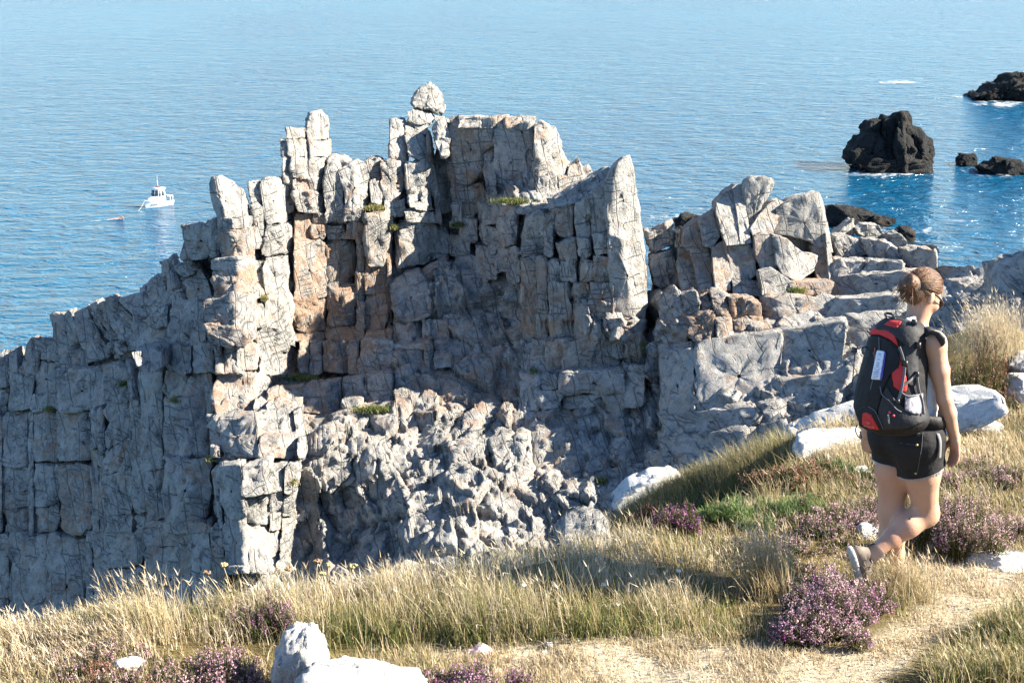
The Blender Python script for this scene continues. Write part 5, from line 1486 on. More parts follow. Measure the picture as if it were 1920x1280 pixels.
def make_person():
    root_p = J(1696, 1108)
    root_p[2] = float(ground_z(root_p[0], root_p[1]))
    person = empty('person', root_p, 'hiker with a hair bun, white top and black shorts walking away along the path', 'person')
    skin = skin_mat()
    # joints
    neckb = J(1716, 616, 0.04); headc = J(1730, 551, 0.06); chest = J(1722, 672, 0.05); waist = J(1712, 748, 0.03); pelv = J(1702, 806, 0.02)
    sR = J(1752, 641, -0.09); eR = J(1771, 748, -0.11); wR = J(1790, 820, -0.07)
    sL = J(1684, 640, 0.20); eL = J(1640, 742, 0.24); wL = J(1626, 806, 0.18)
    hR = J(1722, 822, -0.05); kR = J(1736, 962, 0.03); aR = J(1632, 1040, -0.06)
    hL = J(1680, 818, 0.09); kL = J(1671, 960, 0.10); aL = J(1686, 1084, 0.10)
    lo = np.minimum.reduce([aR, aL, wL, hL]) - np.array([0.22, 0.3, 0.14]); hi = np.maximum.reduce([headc, wR, eL, hL]) + np.array([0.2, 0.22, 0.17])
    S = SDF(lo, hi, 0.0066)
    axT = np.stack([HR, HF, UP])
    # trunk
    S.ell(chest, (0.150, 0.098, 0.150), axT, 0.03)
    S.ell((chest + neckb) / 2 - 0.025 * UP, (0.130, 0.078, 0.080), axT, 0.04)
    S.ell(waist, (0.125, 0.090, 0.12), axT, 0.06)
    S.ell(pelv, (0.172, 0.118, 0.125), axT, 0.05)
    S.ell(pelv - 0.045 * HF + 0.07 * HR - 0.03 * UP, (0.09, 0.09, 0.10), axT, 0.04)
    S.ell(pelv - 0.045 * HF - 0.07 * HR - 0.03 * UP, (0.09, 0.09, 0.10), axT, 0.04)
    S.ell(chest + 0.062 * HF + 0.05 * HR - 0.03 * UP, (0.055, 0.05, 0.055), axT, 0.03)
    S.ell(chest + 0.062 * HF - 0.05 * HR - 0.03 * UP, (0.055, 0.05, 0.055), axT, 0.03)
    # trapezius, neck
    S.cone(neckb, headc - 0.02 * UP, 0.056, 0.050, 0.03)
    S.cone(neckb - 0.03 * UP, sR - 0.012 * UP, 0.046, 0.046, 0.03); S.cone(neckb - 0.03 * UP, sL - 0.012 * UP, 0.046, 0.046, 0.03)
    # arms
    for s_, e_, w_ in ((sR, eR, wR), (sL, eL, wL)):
        S.ell(s_ - 0.01 * UP, (0.055, 0.055, 0.058), np.eye(3), 0.025)
        S.cone(s_, (s_ + e_) / 2, 0.051, 0.044, 0.02); S.cone((s_ + e_) / 2, e_, 0.044, 0.035, 0.02)
        m = e_ + (w_ - e_) * 0.35
        S.cone(e_, m, 0.036, 0.037, 0.02); S.cone(m, w_, 0.037, 0.024, 0.02)
    # legs
    for h_, k_, a_ in ((hR, kR, aR), (hL, kL, aL)):
        m = h_ + (k_ - h_) * 0.45
        S.cone(h_, m, 0.098, 0.086, 0.04); S.cone(m, k_, 0.086, 0.056, 0.03)
        d = (a_ - k_); L = np.linalg.norm(d); d = d / L
        back = np.cross(HR, d); back = back if back @ HF < 0 else -back
        if abs(back @ HF) < 0.2 and back[2] < 0: back = -back
        c1 = k_ + d * L * 0.32 + back * 0.013; c2 = k_ + d * L * 0.60 + back * 0.007
        S.cone(k_, c1, 0.054, 0.058, 0.05); S.cone(c1, c2, 0.058, 0.045, 0.04); S.cone(c2, a_, 0.044, 0.033, 0.02)
        S.ell(k_ - back * 0.012, (0.05, 0.05, 0.055), np.eye(3), 0.02)
    # head: face looks right and down
    hf = np.array([0.83, 0.40, -0.62]); hf /= np.linalg.norm(hf)
    hr = np.cross(hf, UP); hr /= np.linalg.norm(hr); hu = np.cross(hr, hf)
    axH = np.stack([hr, hf, hu])
    hp = lambda r, f, u: headc + hr * r + hf * f + hu * u
    S.ell(hp(0, -0.008, 0.02), (0.072, 0.092, 0.088), axH, 0.02)
    S.ell(hp(0, 0.028, -0.035), (0.056, 0.058, 0.078), axH, 0.03)
    S.ell(hp(0, 0.052, -0.088), (0.024, 0.022, 0.020), axH, 0.03)        # chin
    S.cone(hp(0, 0.088, 0.010), hp(0, 0.106, -0.026), 0.008, 0.012, 0.012)   # nose
    S.ell(hp(0, 0.084, -0.058), (0.020, 0.010, 0.008), axH, 0.008)       # lips
    S.ell(hp(0, 0.080, 0.022), (0.045, 0.014, 0.010), axH, 0.015)        # brow
    for s_ in (-1, 1):
        S.ell(hp(s_ * 0.045, 0.062, -0.025), (0.022, 0.020, 0.022), axH, 0.02)
        S.ell(hp(s_ * 0.074, -0.004, -0.012), (0.008, 0.019, 0.031), axH, 0.006)
        S.ell(hp(s_ * 0.078, -0.014, -0.004), (0.008, 0.012, 0.022), axH, 0.006)
    # hands
    def hand(w_, dirv, pal, side, curl):
        d = dirv / np.linalg.norm(dirv)
        pal = pal - d * (pal @ d); pal /= np.linalg.norm(pal)           # palm normal
        lat = np.cross(d, pal) * side                                    # towards the thumb
        S.cone(w_, w_ + d * 0.03, 0.024, 0.025, 0.012)
        for q in (-0.024, -0.008, 0.008, 0.024):
            S.cone(w_ + d * 0.02 + lat * q * 0.7, w_ + d * 0.080 + lat * q, 0.014, 0.0105, 0.010)
        for q, ln in ((0.026, 0.066), (0.009, 0.074), (-0.009, 0.069), (-0.026, 0.054)):
            a = w_ + d * 0.080 + lat * q
            ang = 0.35 * curl
            p0 = a; dd = d
            for seg, rr in ((0.44, (0.0098, 0.0090)), (0.31, (0.0090, 0.0082)), (0.25, (0.0082, 0.0068))):
                dd = d * math.cos(ang) + pal * math.sin(ang)
                p1 = p0 + dd * ln * seg
                S.cone(p0, p1, rr[0], rr[1], 0.004)
                p0 = p1; ang += 0.45 * curl
        t0 = w_ + d * 0.018 + lat * 0.022
        t1 = t0 + (d * 0.75 + lat * 0.55 + pal * 0.35) * 0.042; t2 = t1 + (d * 0.92 + pal * 0.35) * 0.034
        S.cone(t0, t1, 0.015, 0.0115, 0.010); S.cone(t1, t2, 0.0112, 0.008, 0.004)
    hand(wR, np.array([0.10, 0.05, -1.0]), np.array([-0.85, -0.35, 0.0]), 1, 0.6)
    hand(wL, np.array([0.05, 0.05, -1.0]), np.array([0.7, 0.6, 0.0]), -1, 1.0)
    v, f = S.mesh(); v = relax(v, f, 1, 0.4)
    body = obj('body', v, f, skin, person)
    # --- shoes
    sm = plain('hiking_shoe_fabric', (0.16, 0.13, 0.105), 0.8, 0.25, 60); sole = plain('shoe_sole', (0.40, 0.40, 0.38), 0.8, 0.2, 80); sock = plain('dark_sock', (0.05, 0.035, 0.035), 0.9)
    for a_, toe, dn in ((aR, np.array([0.32, 0.10, -0.94]), np.array([-0.93, -0.12, -0.34])), (aL, HF * 1.0, -UP)):
        toe = toe / np.linalg.norm(toe); dn = dn - toe * (dn @ toe); dn /= np.linalg.norm(dn); lat = np.cross(toe, dn)
        T = SDF(a_ - 0.26, a_ + 0.26, 0.006)
        heel = a_ - toe * 0.035 + dn * 0.055
        T.cone(heel, heel + toe * 0.09, 0.036, 0.038, 0.02); T.cone(heel + toe * 0.09, heel + toe * 0.20 + dn * 0.008, 0.040, 0.030, 0.03)
        T.cone(a_ + dn * 0.01, heel + toe * 0.06, 0.043, 0.036, 0.03)
        p = T.pts(); u = (p - heel) @ dn
        e = empty_child('shoe', person, a_ + dn * 0.08)
        v, f = T.mesh(np.maximum(T.f, u - 0.020)); obj('upper', relax(v, f, 1), f, sm, e)
        q = p - heel; g = np.linalg.norm(q - np.clip(q @ toe, -0.005, 0.195)[..., None] * toe - u[..., None] * dn, axis=-1) - 0.043
        v, f = T.mesh(np.maximum(g, np.abs(u - 0.031) - 0.011)); obj('sole', relax(v, f, 1), f, sole, e)
        ax_ = a_ - dn * 0.0
        K = SDF(a_ - 0.12, a_ + 0.12, 0.005); up_ = ((kR if a_ is aR else kL) - a_); up_ = up_ / np.linalg.norm(up_)
        K.cone(a_ - up_ * 0.01, a_ + up_ * 0.035, 0.043, 0.041, 0.0)
        v, f = K.mesh(); obj('sock', relax(v, f, 1), f, sock, person)
    # --- shorts
    den = cloth_mat('black_denim', (0.016, 0.016, 0.018), 0.8, 0.3, 1200.0)
    T = SDF(pelv - np.array([0.32, 0.32, 0.34]), pelv + np.array([0.32, 0.32, 0.2]), 0.006)
    T.ell(waist - 0.02 * UP, (0.137, 0.102, 0.12), axT, 0.0)
    T.ell(pelv, (0.186, 0.132, 0.135), axT, 0.06)
    for s_ in (1, -1):
        T.ell(pelv - 0.05 * HF + s_ * 0.07 * HR - 0.035 * UP, (0.098, 0.098, 0.108), axT, 0.04)
    T.cone(hR, hR + (kR - hR) * 0.62, 0.112, 0.112, 0.04); T.cone(hL, hL + (kL - hL) * 0.5, 0.110, 0.106, 0.04)
    T.f -= 0.004
    p = T.pts()
    wr = 0.004 * fbm(p.reshape(-1, 3) * np.array([14, 14, 30.0]), 2, 71).reshape(p.shape[:-1])
    top = ((p - J(1705, 782, 0.0)) @ UP)
    dR = (kR - hR) / np.linalg.norm(kR - hR); dL = (kL - hL) / np.linalg.norm(kL - hL)
    sideR = (p - pelv) @ HR - 0.004
    hemR = (p - (hR + dR * 0.165 + 0.02 * HR)) @ (dR * 0.96 + 0.22 * HR); hemL = (p - (hL + dL * 0.115)) @ dL
    hem = np.where(sideR > 0, hemR, hemL)
    fld = np.maximum(np.maximum(T.f + wr, top), hem)
    v, f = T.mesh(fld); shorts = obj('shorts', relax(v, f, 1), f, den, person)
    # frayed hem
    def fringe(c, d, r0, n, seed):
        a = np.linspace(0, 2 * math.pi, n, endpoint=False)
        x = np.cross(d, UP); x /= np.linalg.norm(x); y = np.cross(d, x)
        b = c + np.outer(np.cos(a), x) * r0 + np.outer(np.sin(a), y) * r0
        return b
    fr = plain('frayed_denim', (0.30, 0.30, 0.33), 0.9, 0.3, 200)
    for c, d, r0 in ((hR + dR * 0.166, dR, 0.117), (hL + dL * 0.114, dL, 0.113)):
        b = fringe(c, d, r0, 260, 1)
        if d is dR:
            t_ = (b - (hR + dR * 0.165 + 0.02 * HR)) @ (dR * 0.96 + 0.22 * HR); b = b - dR * t_[:, None]
        tip = b + d * rng.uniform(0.004, 0.014, len(b))[:, None] + rng.normal(size=b.shape) * 0.002
        w_ = np.cross(b - c, d); w_ = w_ / np.linalg.norm(w_, axis=1)[:, None] * 0.0016
        V = np.stack([b - w_ - d * 0.003, b + w_ - d * 0.003, tip + w_ * 0.4, tip - w_ * 0.4], 1).reshape(-1, 3)
        F_ = np.arange(len(V)).reshape(-1, 4)
        obj('frayed_hem', V, F_, fr, shorts)
    # pocket rivets and stitching
    met = plain('brass', (0.45, 0.38, 0.2), 0.35, 0.1, 50, Metallic=0.8)
    stc = plain('grey_stitching', (0.10, 0.10, 0.11), 0.8)
    def onto(px, py, fld_, T_, lift=0.0, far=0.0):
        """first point of a field met along the sight line of a pixel"""
        ys = np.linspace(YG - 0.5, YG + 0.4, 700)
        q = P(np.full(700, px), np.full(700, py), ys)
        i = np.round((q - T_.lo) / T_.h).astype(int)
        ok = ((i >= 0) & (i < T_.n)).all(1)
        i = np.clip(i, 0, T_.n - 1)
        val = np.where(ok, fld_[i[:, 0], i[:, 1], i[:, 2]], 1)
        k = np.argmax(val <= lift)
        return q[k] if (val <= lift).any() else P(px, py, YG)
    for px, py in ((1719, 834), (1717, 887)):
        q = onto(px, py, fld, T, 0.002)
        v, f = tube([q + np.array([0, .004, 0]), q - np.array([0, .004, 0])], 0.006, 8); obj('rivet', v, f, met, shorts)
    for line in ([(1652, 812), (1690, 815), (1725, 812)], [(1683, 829), (1700, 832), (1719, 834)], [(1731, 800), (1728, 840), (1720, 885)]):
        pl = [onto(px, py, fld, T, 0.001) for px, py in [tuple(np.array(line[i]) * (1 - t) + np.array(line[i + 1]) * t) for i in range(len(line) - 1) for t in np.linspace(0, 1, 6, endpoint=(i == len(line) - 2))]]
        v, f = tube(pl, 0.0013, 4); obj('stitching', v, f, stc, shorts)
    # --- white top
    wt = cloth_mat('white_jersey', (0.74, 0.75, 0.78), 0.9, 0.06, 1200.0)
    T = SDF(waist - np.array([0.25, 0.25, 0.18]), chest + np.array([0.25, 0.25, 0.2]), 0.006)
    T.ell(chest, (0.157, 0.105, 0.156), axT, 0.03); T.ell(waist, (0.133, 0.098, 0.13), axT, 0.06); T.ell(pelv, (0.17, 0.12, 0.12), axT, 0.05)
    T.ell(chest + 0.062 * HF + 0.05 * HR - 0.03 * UP, (0.06, 0.055, 0.06), axT, 0.03); T.ell(chest + 0.062 * HF - 0.05 * HR - 0.03 * UP, (0.06, 0.055, 0.06), axT, 0.03)
    p = T.pts(); zt = J(1742, 688, 0)[2]; zb = J(1705, 790, 0)[2]
    wr = 0.003 * fbm(p.reshape(-1, 3) * np.array([8, 8, 40.0]), 2, 72).reshape(p.shape[:-1])
    neckline = (p[..., 2] - zt) - 0.25 * np.maximum(0, (p - chest) @ HF)
    v, f = T.mesh(np.maximum(np.maximum(T.f + wr, neckline), zb - p[..., 2])); topo = obj('tank_top', relax(v, f, 1), f, wt, person)
    def ribbon(pts, w, th, wdir):
        pts = np.asarray(pts, float); wdir = np.asarray(wdir, float)
        t = np.gradient(pts, axis=0); t /= np.linalg.norm(t, axis=1)[:, None]
        if wdir.ndim == 1: wdir = np.repeat(wdir[None], len(pts), 0)
        w_ = wdir - t * (wdir * t).sum(1)[:, None]; w_ /= np.linalg.norm(w_, axis=1)[:, None]
        n_ = np.cross(t, w_)
        rows = [pts + w_ * w / 2 + n_ * th / 2, pts + n_ * th * 0.75, pts - w_ * w / 2 + n_ * th / 2, pts - w_ * w / 2 - n_ * th / 2, pts - n_ * th * 0.75, pts + w_ * w / 2 - n_ * th / 2]
        return np.stack(rows, 1).reshape(-1, 3), grid_faces(len(pts), 6, wrap=True)
    def spline(pts, n=24):
        pts = np.asarray(pts, float); q = np.concatenate([[2 * pts[0] - pts[1]], pts, [2 * pts[-1] - pts[-2]]])
        out = []
        for i in range(1, len(q) - 2):
            for t in np.linspace(0, 1, max(2, n // (len(pts) - 1)), endpoint=(i == len(q) - 3)):
                a, b, c, d = q[i - 1], q[i], q[i + 1], q[i + 2]
                out.append(0.5 * ((2 * b) + (c - a) * t + (2 * a - 5 * b + 4 * c - d) * t * t + (-a + 3 * b - 3 * c + d) * t ** 3))
        return np.array(out)
    def bsurf(px, py, lift=0.004): return onto(px, py, S.f, S, lift)
    st = spline([bsurf(1726, 662), bsurf(1731, 646), bsurf(1738, 630)], 12)
    v, f = ribbon(st, 0.013, 0.003, HF); obj('shoulder_strap', v, f, wt, topo)
    st = spline([J(1692, 612, -.06), J(1703, 603, -.06), J(1715, 599, -.035)], 12)
    v, f = ribbon(st, 0.030, 0.012, UP); obj('neck_tie', v, f, wt, topo)
    st = spline([J(1694, 606, -.07), J(1702, 599, -.08), J(1710, 606, -.065)], 12)
    v, f = ribbon(st, 0.018, 0.010, UP + HR); obj('neck_tie', v, f, wt, topo)
    # --- hair
    t = NT('fair_brown_hair')
    pn = t.pos((150.0, 150.0, 420.0)); n1 = t.noise(pn, 1.0, 4, 0.6, 0.8); n2 = t.noise(t.pos(), 26.0, 3)
    hc = t.mix(t.ramp(n1, 0.3, 0.7), (0.036, 0.015, 0.007), (0.14, 0.065, 0.027)); hc = t.mix(t.ramp(n2, 0.45, 0.75), hc, (0.20, 0.10, 0.045))
    hm = t.fin(hc, 0.42, t.bump(n1, 0.7, 0.004), Specular_IOR_Level=0.45)
    T = SDF(headc - 0.22, headc + 0.2, 0.005)
    T.ell(hp(0, -0.014, 0.028), (0.080, 0.097, 0.092), axH, 0.0)
    T.ell(hp(0, -0.055, -0.030), (0.062, 0.045, 0.055), axH, 0.03)
    p = T.pts(); L_ = (p - headc)
    ff, uu, rr = L_ @ hf, L_ @ hu, L_ @ hr
    line = np.maximum(ff - (0.070 + 0.25 * (uu - 0.06)), np.where(ff > -0.035, (0.012 + 0.40 * (ff + 0.02)) - uu, -0.075 - uu))
    rip = 0.0007 * np.sin(uu * 520 + 60 * ff + 9 * fbm(p.reshape(-1, 3) * 20, 2, 81).reshape(uu.shape))
    v, f = T.mesh(np.maximum(T.f + rip, line)); hair = obj('hair', relax(v, f, 1), f, hm, person)
    bc = J(1706, 533, 0.0)
    vs, fs, nv = [], [], 0
    hcen = hp(0, -0.014, 0.028); hrad = np.array([0.0815, 0.0985, 0.0935])
    b1 = np.array([(bc - hcen) @ hr, (bc - hcen) @ hf, (bc - hcen) @ hu]) / hrad; b1 /= np.linalg.norm(b1)
    for k in range(230):
        a = R_.uniform(-1.75, 1.75); fw = R_.uniform(-0.1, 0.75) if abs(a) < 1.1 else R_.uniform(-0.4, 0.35)
        d0 = np.array([math.sin(a), fw, max(math.cos(a), -0.05) if abs(a) < 1.5 else -0.25]); d0 /= np.linalg.norm(d0)
        jt = np.array([R_.gauss(0, .03) for _ in range(3)])
        pts = []
        for x in np.linspace(0, 1, 9):
            d = d0 * (1 - x) + b1 * x + jt * math.sin(x * 3.1); d /= np.linalg.norm(d)
            q = hrad * d * (1.0 + 0.012 * math.sin(x * 3.1) + R_.uniform(0, .004)); pts.append(hcen + hr * q[0] + hf * q[1] + hu * q[2])
        v, f = tube(pts, [0.0012, 0.0022, 0.0026, 0.0028, 0.0028, 0.0028, 0.0026, 0.0024, 0.002], 4); vs.append(v); fs.append(f + nv); nv += len(v)
    tag(obj('combed_strands', np.concatenate(vs), np.concatenate(fs), hm, hair), kind='stuff')
    T = SDF(bc - 0.12, bc + 0.12, 0.004)
    T.ell(bc, (0.050, 0.042, 0.050), axH, 0.0)
    for k in range(9):
        a = k * 0.75
        ring = [bc + (hr * math.cos(x) * (0.030 + 0.004 * (k % 3)) + hu * math.sin(x) * 0.034) - hf * (0.010 + 0.018 * math.sin(1.3 * x + a)) for x in np.linspace(a, a + 2.6, 8)]
        for i in range(7): T.cone(ring[i], ring[i + 1], 0.011, 0.011, 0.004)
    v, f = T.mesh(); obj('hair_bun', relax(v, f, 1), f, hm, hair)
    vs, fs, nv = [], [], 0
    for k in range(170):
        if k < 120:
            a0 = bc + (hr * R_.gauss(0, .030) + hu * R_.gauss(-.012, .028) - hf * R_.uniform(0, .035))
            dv = np.array([R_.gauss(-.35, .5), R_.gauss(-.1, .3), R_.gauss(-.5, .6)])
        else:
            a0 = hp(R_.uniform(-.05, .06), R_.uniform(-.09, .05), R_.uniform(.0, .09)); dv = (a0 - headc) / np.linalg.norm(a0 - headc) * .5 + np.array([R_.gauss(-.3, .4), R_.gauss(0, .3), R_.gauss(.1, .5)])
        dv = dv / (np.linalg.norm(dv) + 1e-6); ln = R_.uniform(0.02, 0.07); cv = np.array([R_.gauss(0, .9), R_.gauss(0, .6), R_.gauss(-.7, .6)])
        pts = [a0 + dv * ln * x + cv * ln * x * x * .6 for x in np.linspace(0, 1, 5)]
        v, f = tube(pts, [0.0016, 0.0014, 0.0012, 0.0009, 0.0004], 4); vs.append(v); fs.append(f + nv); nv += len(v)
    tag(obj('loose_strands', np.concatenate(vs), np.concatenate(fs), hm, hair), kind='stuff')
    v, f = tube(spline([bc + hr * .030 + hu * .03 + hf * .012, bc + hr * .042 + hf * .02, bc + hr * .03 - hu * .03 + hf * .012], 10), 0.008, 6); obj('hair_tie', v, f, plain('black_elastic', (0.02, 0.02, 0.02), 0.7), hair)
    # --- sunglasses
    blk = plain('sunglasses_frame', (0.025, 0.012, 0.010), 0.3, 0.1, 50)
    sg = empty_child('sunglasses', person, hp(0, 0.09, 0.0))
    for s_ in (-1, 1):
        pts = spline([hp(s_ * 0.078, -0.012, 0.016), hp(s_ * 0.079, 0.03, 0.014), hp(s_ * 0.066, 0.084, 0.006)], 12)
        v, f = ribbon(pts, 0.010, 0.003, hu); obj('temple', v, f, blk, sg)
        th = np.linspace(0, 2 * math.pi, 20, endpoint=False)
        rows = []
        for sc, off in ((0, 0.104), (0.7, 0.103), (1, 0.096), (1, 0.092), (0, 0.094)):
            rows.append(np.stack([hp(s_ * (0.036 + 0.030 * sc * math.cos(a)), off - 0.35 * abs(0.030 * sc * math.cos(a) + s_ * 0) * (0.5 + 0.5 * s_ * math.cos(a) * s_), 0.002 + 0.021 * sc * math.sin(a)) for a in th]))
        obj('lens', np.concatenate(rows), grid_faces(5, 20, wrap=True), blk, sg)
    # --- small tattoo mark on the calf
    ink = plain('tattoo_ink', (0.05, 0.045, 0.06), 0.6)
    pts = [onto(px, py, S.f, S, 0.0015) for px, py in ((1704, 973), (1706, 970), (1707, 973), (1709, 967))]
    v, f = tube(pts, 0.0016, 4); obj('tattoo', v, f, ink, body)

    # ------------------------------------------------------------------ backpack (worn, yet a thing of its own)
    nyl = cloth_mat('black_nylon', (0.011, 0.011, 0.013), 0.62, 0.25, 700.0)
    gry = cloth_mat('charcoal_nylon', (0.030, 0.031, 0.034), 0.7, 0.15, 700.0)
    red = cloth_mat('red_nylon', (0.50, 0.035, 0.035), 0.6, 0.12, 700.0)
    web = plain('grey_webbing', (0.14, 0.14, 0.145), 0.8, 0.15, 300); plast = plain('black_plastic', (0.02, 0.02, 0.022), 0.35)
    yaw = math.radians(50)
    pf = np.array([math.sin(yaw), math.cos(yaw), 0.0]); pr = np.array([math.cos(yaw), -math.sin(yaw), 0.0])
    b0 = J(1668, 800, -0.10); t0 = J(1692, 606, -0.02)
    pu = t0 - b0; Lp = np.linalg.norm(pu); pu /= Lp
    pf = pf - pu * (pf @ pu); pf /= np.linalg.norm(pf); pr = np.cross(pf, pu)
    ax = np.stack([pr, pf, pu]); pc = (b0 + t0) / 2
    base = pc - pu * Lp / 2
    pack = empty('backpack', base, 'black and red hiking backpack on the back of the hiker', 'backpack')
    T = SDF(pc - np.array([.27, .27, .36]), pc + np.array([.27, .27, .34]), 0.006)
    T.box(pc - pf * 0.005, (0.138, 0.112, Lp / 2 + 0.004), ax, 0.075, 0.0, 0.16, 0.10)
    T.ell(pc - pf * 0.055 - pu * 0.07, (0.120, 0.105, 0.20), ax, 0.06)
    T.ell(pc - pu * 0.19 + pr * 0.03, (0.155, 0.112, 0.085), ax, 0.05)
    T.ell(pc + pu * 0.18, (0.115, 0.10, 0.10), ax, 0.05)
    p = T.pts()
    wr = 0.004 * fbm(p.reshape(-1, 3) * np.array([12, 12, 7.0]), 3, 91).reshape(p.shape[:-1])
    PF = T.f + wr
    v, f = T.mesh(PF); pv = relax(v, f, 1)
    obj('main_body', pv, f, nyl, pack)
    pp = to_px(p.reshape(-1, 3)).reshape(*p.shape[:-1], 2)
    near = (p - pc) @ np.array([0, 1.0, -0.3]) - 0.06
    def panel(name, poly, mat, off=0.006, parent=None, inset=-0.006, soft=0.0):
        sd = poly_sd(poly, pp[..., 0], pp[..., 1]) / 385.0
        fld_ = np.maximum.reduce([PF - off, sd, -(PF - inset), near])
        v, f = largest(*T.mesh(fld_))
        return obj(name, relax(v, f, 1, 0.4), f, mat, parent or pack)
    def pk(px, py, lift=0.006): return onto(px, py, PF, T, lift)
    def strap(name, pxs, w, mat, th=0.003, lift=0.010, n=16, wd=None, parent=None):
        pts = spline([pk(x, y, lift) for x, y in pxs], n)
        v, f = ribbon(pts, w, th, pr if wd is None else wd)
        return obj(name, v, f, mat, parent or pack)
    lid = panel('lid', [(1655,600),(1664,592),(1690,596),(1712,606),(1722,618),(1716,640),(1706,655),(1690,640),(1664,622),(1638,618),(1634,622)], gry, 0.012)
    panel('red_lid_panel', [(1656,609),(1668,600),(1692,602),(1682,616),(1668,612)], red, 0.017, lid)
    panel('red_top_panel', [(1627,626),(1640,612),(1660,613),(1676,622),(1684,646),(1686,652),(1668,636),(1648,627),(1630,628)], red, 0.011)
    panel('front_pocket', [(1630,630),(1648,629),(1668,638),(1684,656),(1690,676),(1684,690),(1668,704),(1656,730),(1640,790),(1610,792),(1599,760),(1604,700),(1616,650)], nyl, 0.010)
    panel('side_panel_red', [(1672,672),(1688,664),(1696,690),(1702,720),(1700,734),(1690,736),(1676,725),(1671,700)], red, 0.008)
    panel('side_panel_grey', [(1690,650),(1708,640),(1720,620),(1722,660),(1722,700),(1716,724),(1704,722),(1698,690)], gry, 0.009)
    lower = panel('bottom_pocket', [(1656,735),(1662,722),(1680,752),(1698,766),(1720,772),(1736,768),(1734,790),(1700,803),(1650,806),(1646,770)], gry, 0.009)
    panel('corner_patch', [(1607,768),(1620,760),(1636,764),(1650,790),(1657,806),(1625,806),(1610,798)], nyl, 0.012)
    rp = panel('red_corner_panel', [(1617,774),(1626,772),(1634,777),(1642,792),(1650,806),(1630,804),(1616,796)], red, 0.016)
    # zips and piping
    def cord(name, pxs, r, mat, lift=0.010, n=20, parent=None):
        pts = spline([pk(x, y, lift) for x, y in pxs], n)
        v, f = tube(pts, r, 5); return obj(name, v, f, mat, parent or pack)
    cord('zip', [(1648,632),(1648,660),(1642,690),(1632,730)], 0.0022, web, 0.013)
    cord('zip', [(1650,724),(1654,740),(1668,752),(1680,766),(1690,772)], 0.0025, web, 0.013)
    cord('piping', [(1628,762),(1640,770),(1648,786),(1656,804)], 0.0018, web, 0.015)
    cord('piping', [(1668,640),(1682,654),(1688,670),(1684,690)], 0.002, gry, 0.014)
    cord('red_cord', [(1640,652),(1641,664),(1643,674)], 0.0022, plain('orange_cord', (0.55, 0.12, 0.05), 0.7), 0.016)
    cord('zip_puller', [(1637,660),(1640,670),(1639,678)], 0.0025, web, 0.017)
    # white printed label with blue backing
    lb = panel('label_backing', [(1648,657),(1662,660),(1654,714),(1643,712)], plain('blue_card', (0.07, 0.06, 0.30), 0.6), 0.017)
    lb = panel('label', [(1644,656),(1659,658),(1650,712),(1633,711)], plain('white_card', (0.66, 0.70, 0.80), 0.5, 0.04), 0.021)
    ink2 = plain('printed_ink', (0.10, 0.11, 0.17), 0.7)
    for y in np.arange(663, 710, 3.4):
        x0 = 1645.5 - (y - 657) * 0.195 + (2.5 if y < 690 else 0.5); wpx = 5.0 if y < 690 else 9.5
        pts = [pk(x0 + wpx * t, y + 0.5 * t, 0.0225) for t in (0, .5, 1)]
        v, f = tube(pts, 0.0013, 4); obj('print_line', v, f, ink2, lb)
    # compression straps, buckles
    strap('compression_strap', [(1686,650),(1692,668),(1696,690),(1690,730),(1683,752)], 0.014, web, lift=0.014)
    strap('compression_strap', [(1694,722),(1706,714),(1718,702)], 0.012, web, lift=0.014, wd=pu)
    strap('hip_strap', [(1718,700),(1722,730),(1728,750),(1732,776)], 0.016, web, lift=0.016)
    for x, y, s_ in ((1697, 681, .012), (1721, 647, .013), (1714, 604, .012), (1719, 701, .010), (1683, 752, .009)):
        q = pk(x, y, 0.018)
        v, f = boxv((0, 0, 0), (s_, 0.007, s_ * 1.1)); v = v @ ax + q; obj('buckle', v, f, plast, pack, smooth=False)
    # haul loop, left cord with toggle, gear loop
    v, f = tube(spline([pk(1664, 598, .01), J(1660, 588, -0.02), J(1672, 589, -0.02), pk(1678, 598, .01)], 16), 0.006, 6); obj('haul_loop', v, f, plast, pack)
    v, f = tube(spline([pk(1626, 650, .004), J(1612, 652, -.06), J(1604, 657, -.06), J(1602, 672, -.06), J(1600, 700, -.08), J(1597, 726, -.1)], 20), 0.0028, 5); obj('side_cord', v, f, plast, pack)
    v, f = boxv((0, 0, 0), (.012, .006, .012)); obj('cord_toggle', v @ ax + J(1602, 656, -.06), f, plast, pack, smooth=False)
    v, f = tube(spline([J(1608, 795, -.12), J(1604, 806, -.12), J(1609, 818, -.12), J(1615, 820, -.12), J(1612, 808, -.12)], 20), 0.0028, 5); obj('gear_loop', v, f, plast, pack)
    # shoulder straps over both shoulders
    for pts, nm in (([t0 + pr * 0.06 + pf * 0.05 - pu * 0.06, J(1718, 622, -.06), bsurf(1728, 624, .013), bsurf(1742, 622, .013), bsurf(1754, 626, .013), bsurf(1764, 636, .012), sR + HF * 0.05 - UP * 0.07 - HR * .06, chest + HF * 0.07 + HR * 0.085, waist + HF * .05 + HR * .09], 'r'),
                    ([t0 - HR * 0.07 + HF * 0.05, sL + UP * 0.075 + HR * 0.06, sL + HF * 0.09 + UP * 0.02 + HR * 0.05, chest + HF * 0.075 - HR * 0.125, waist + HF * .03 - HR * .128], 'l')):
        v, f = ribbon(spline(pts, 36), 0.055, 0.013, HR - HF * 0.25); obj('carrying_strap', v, f, gry, pack)
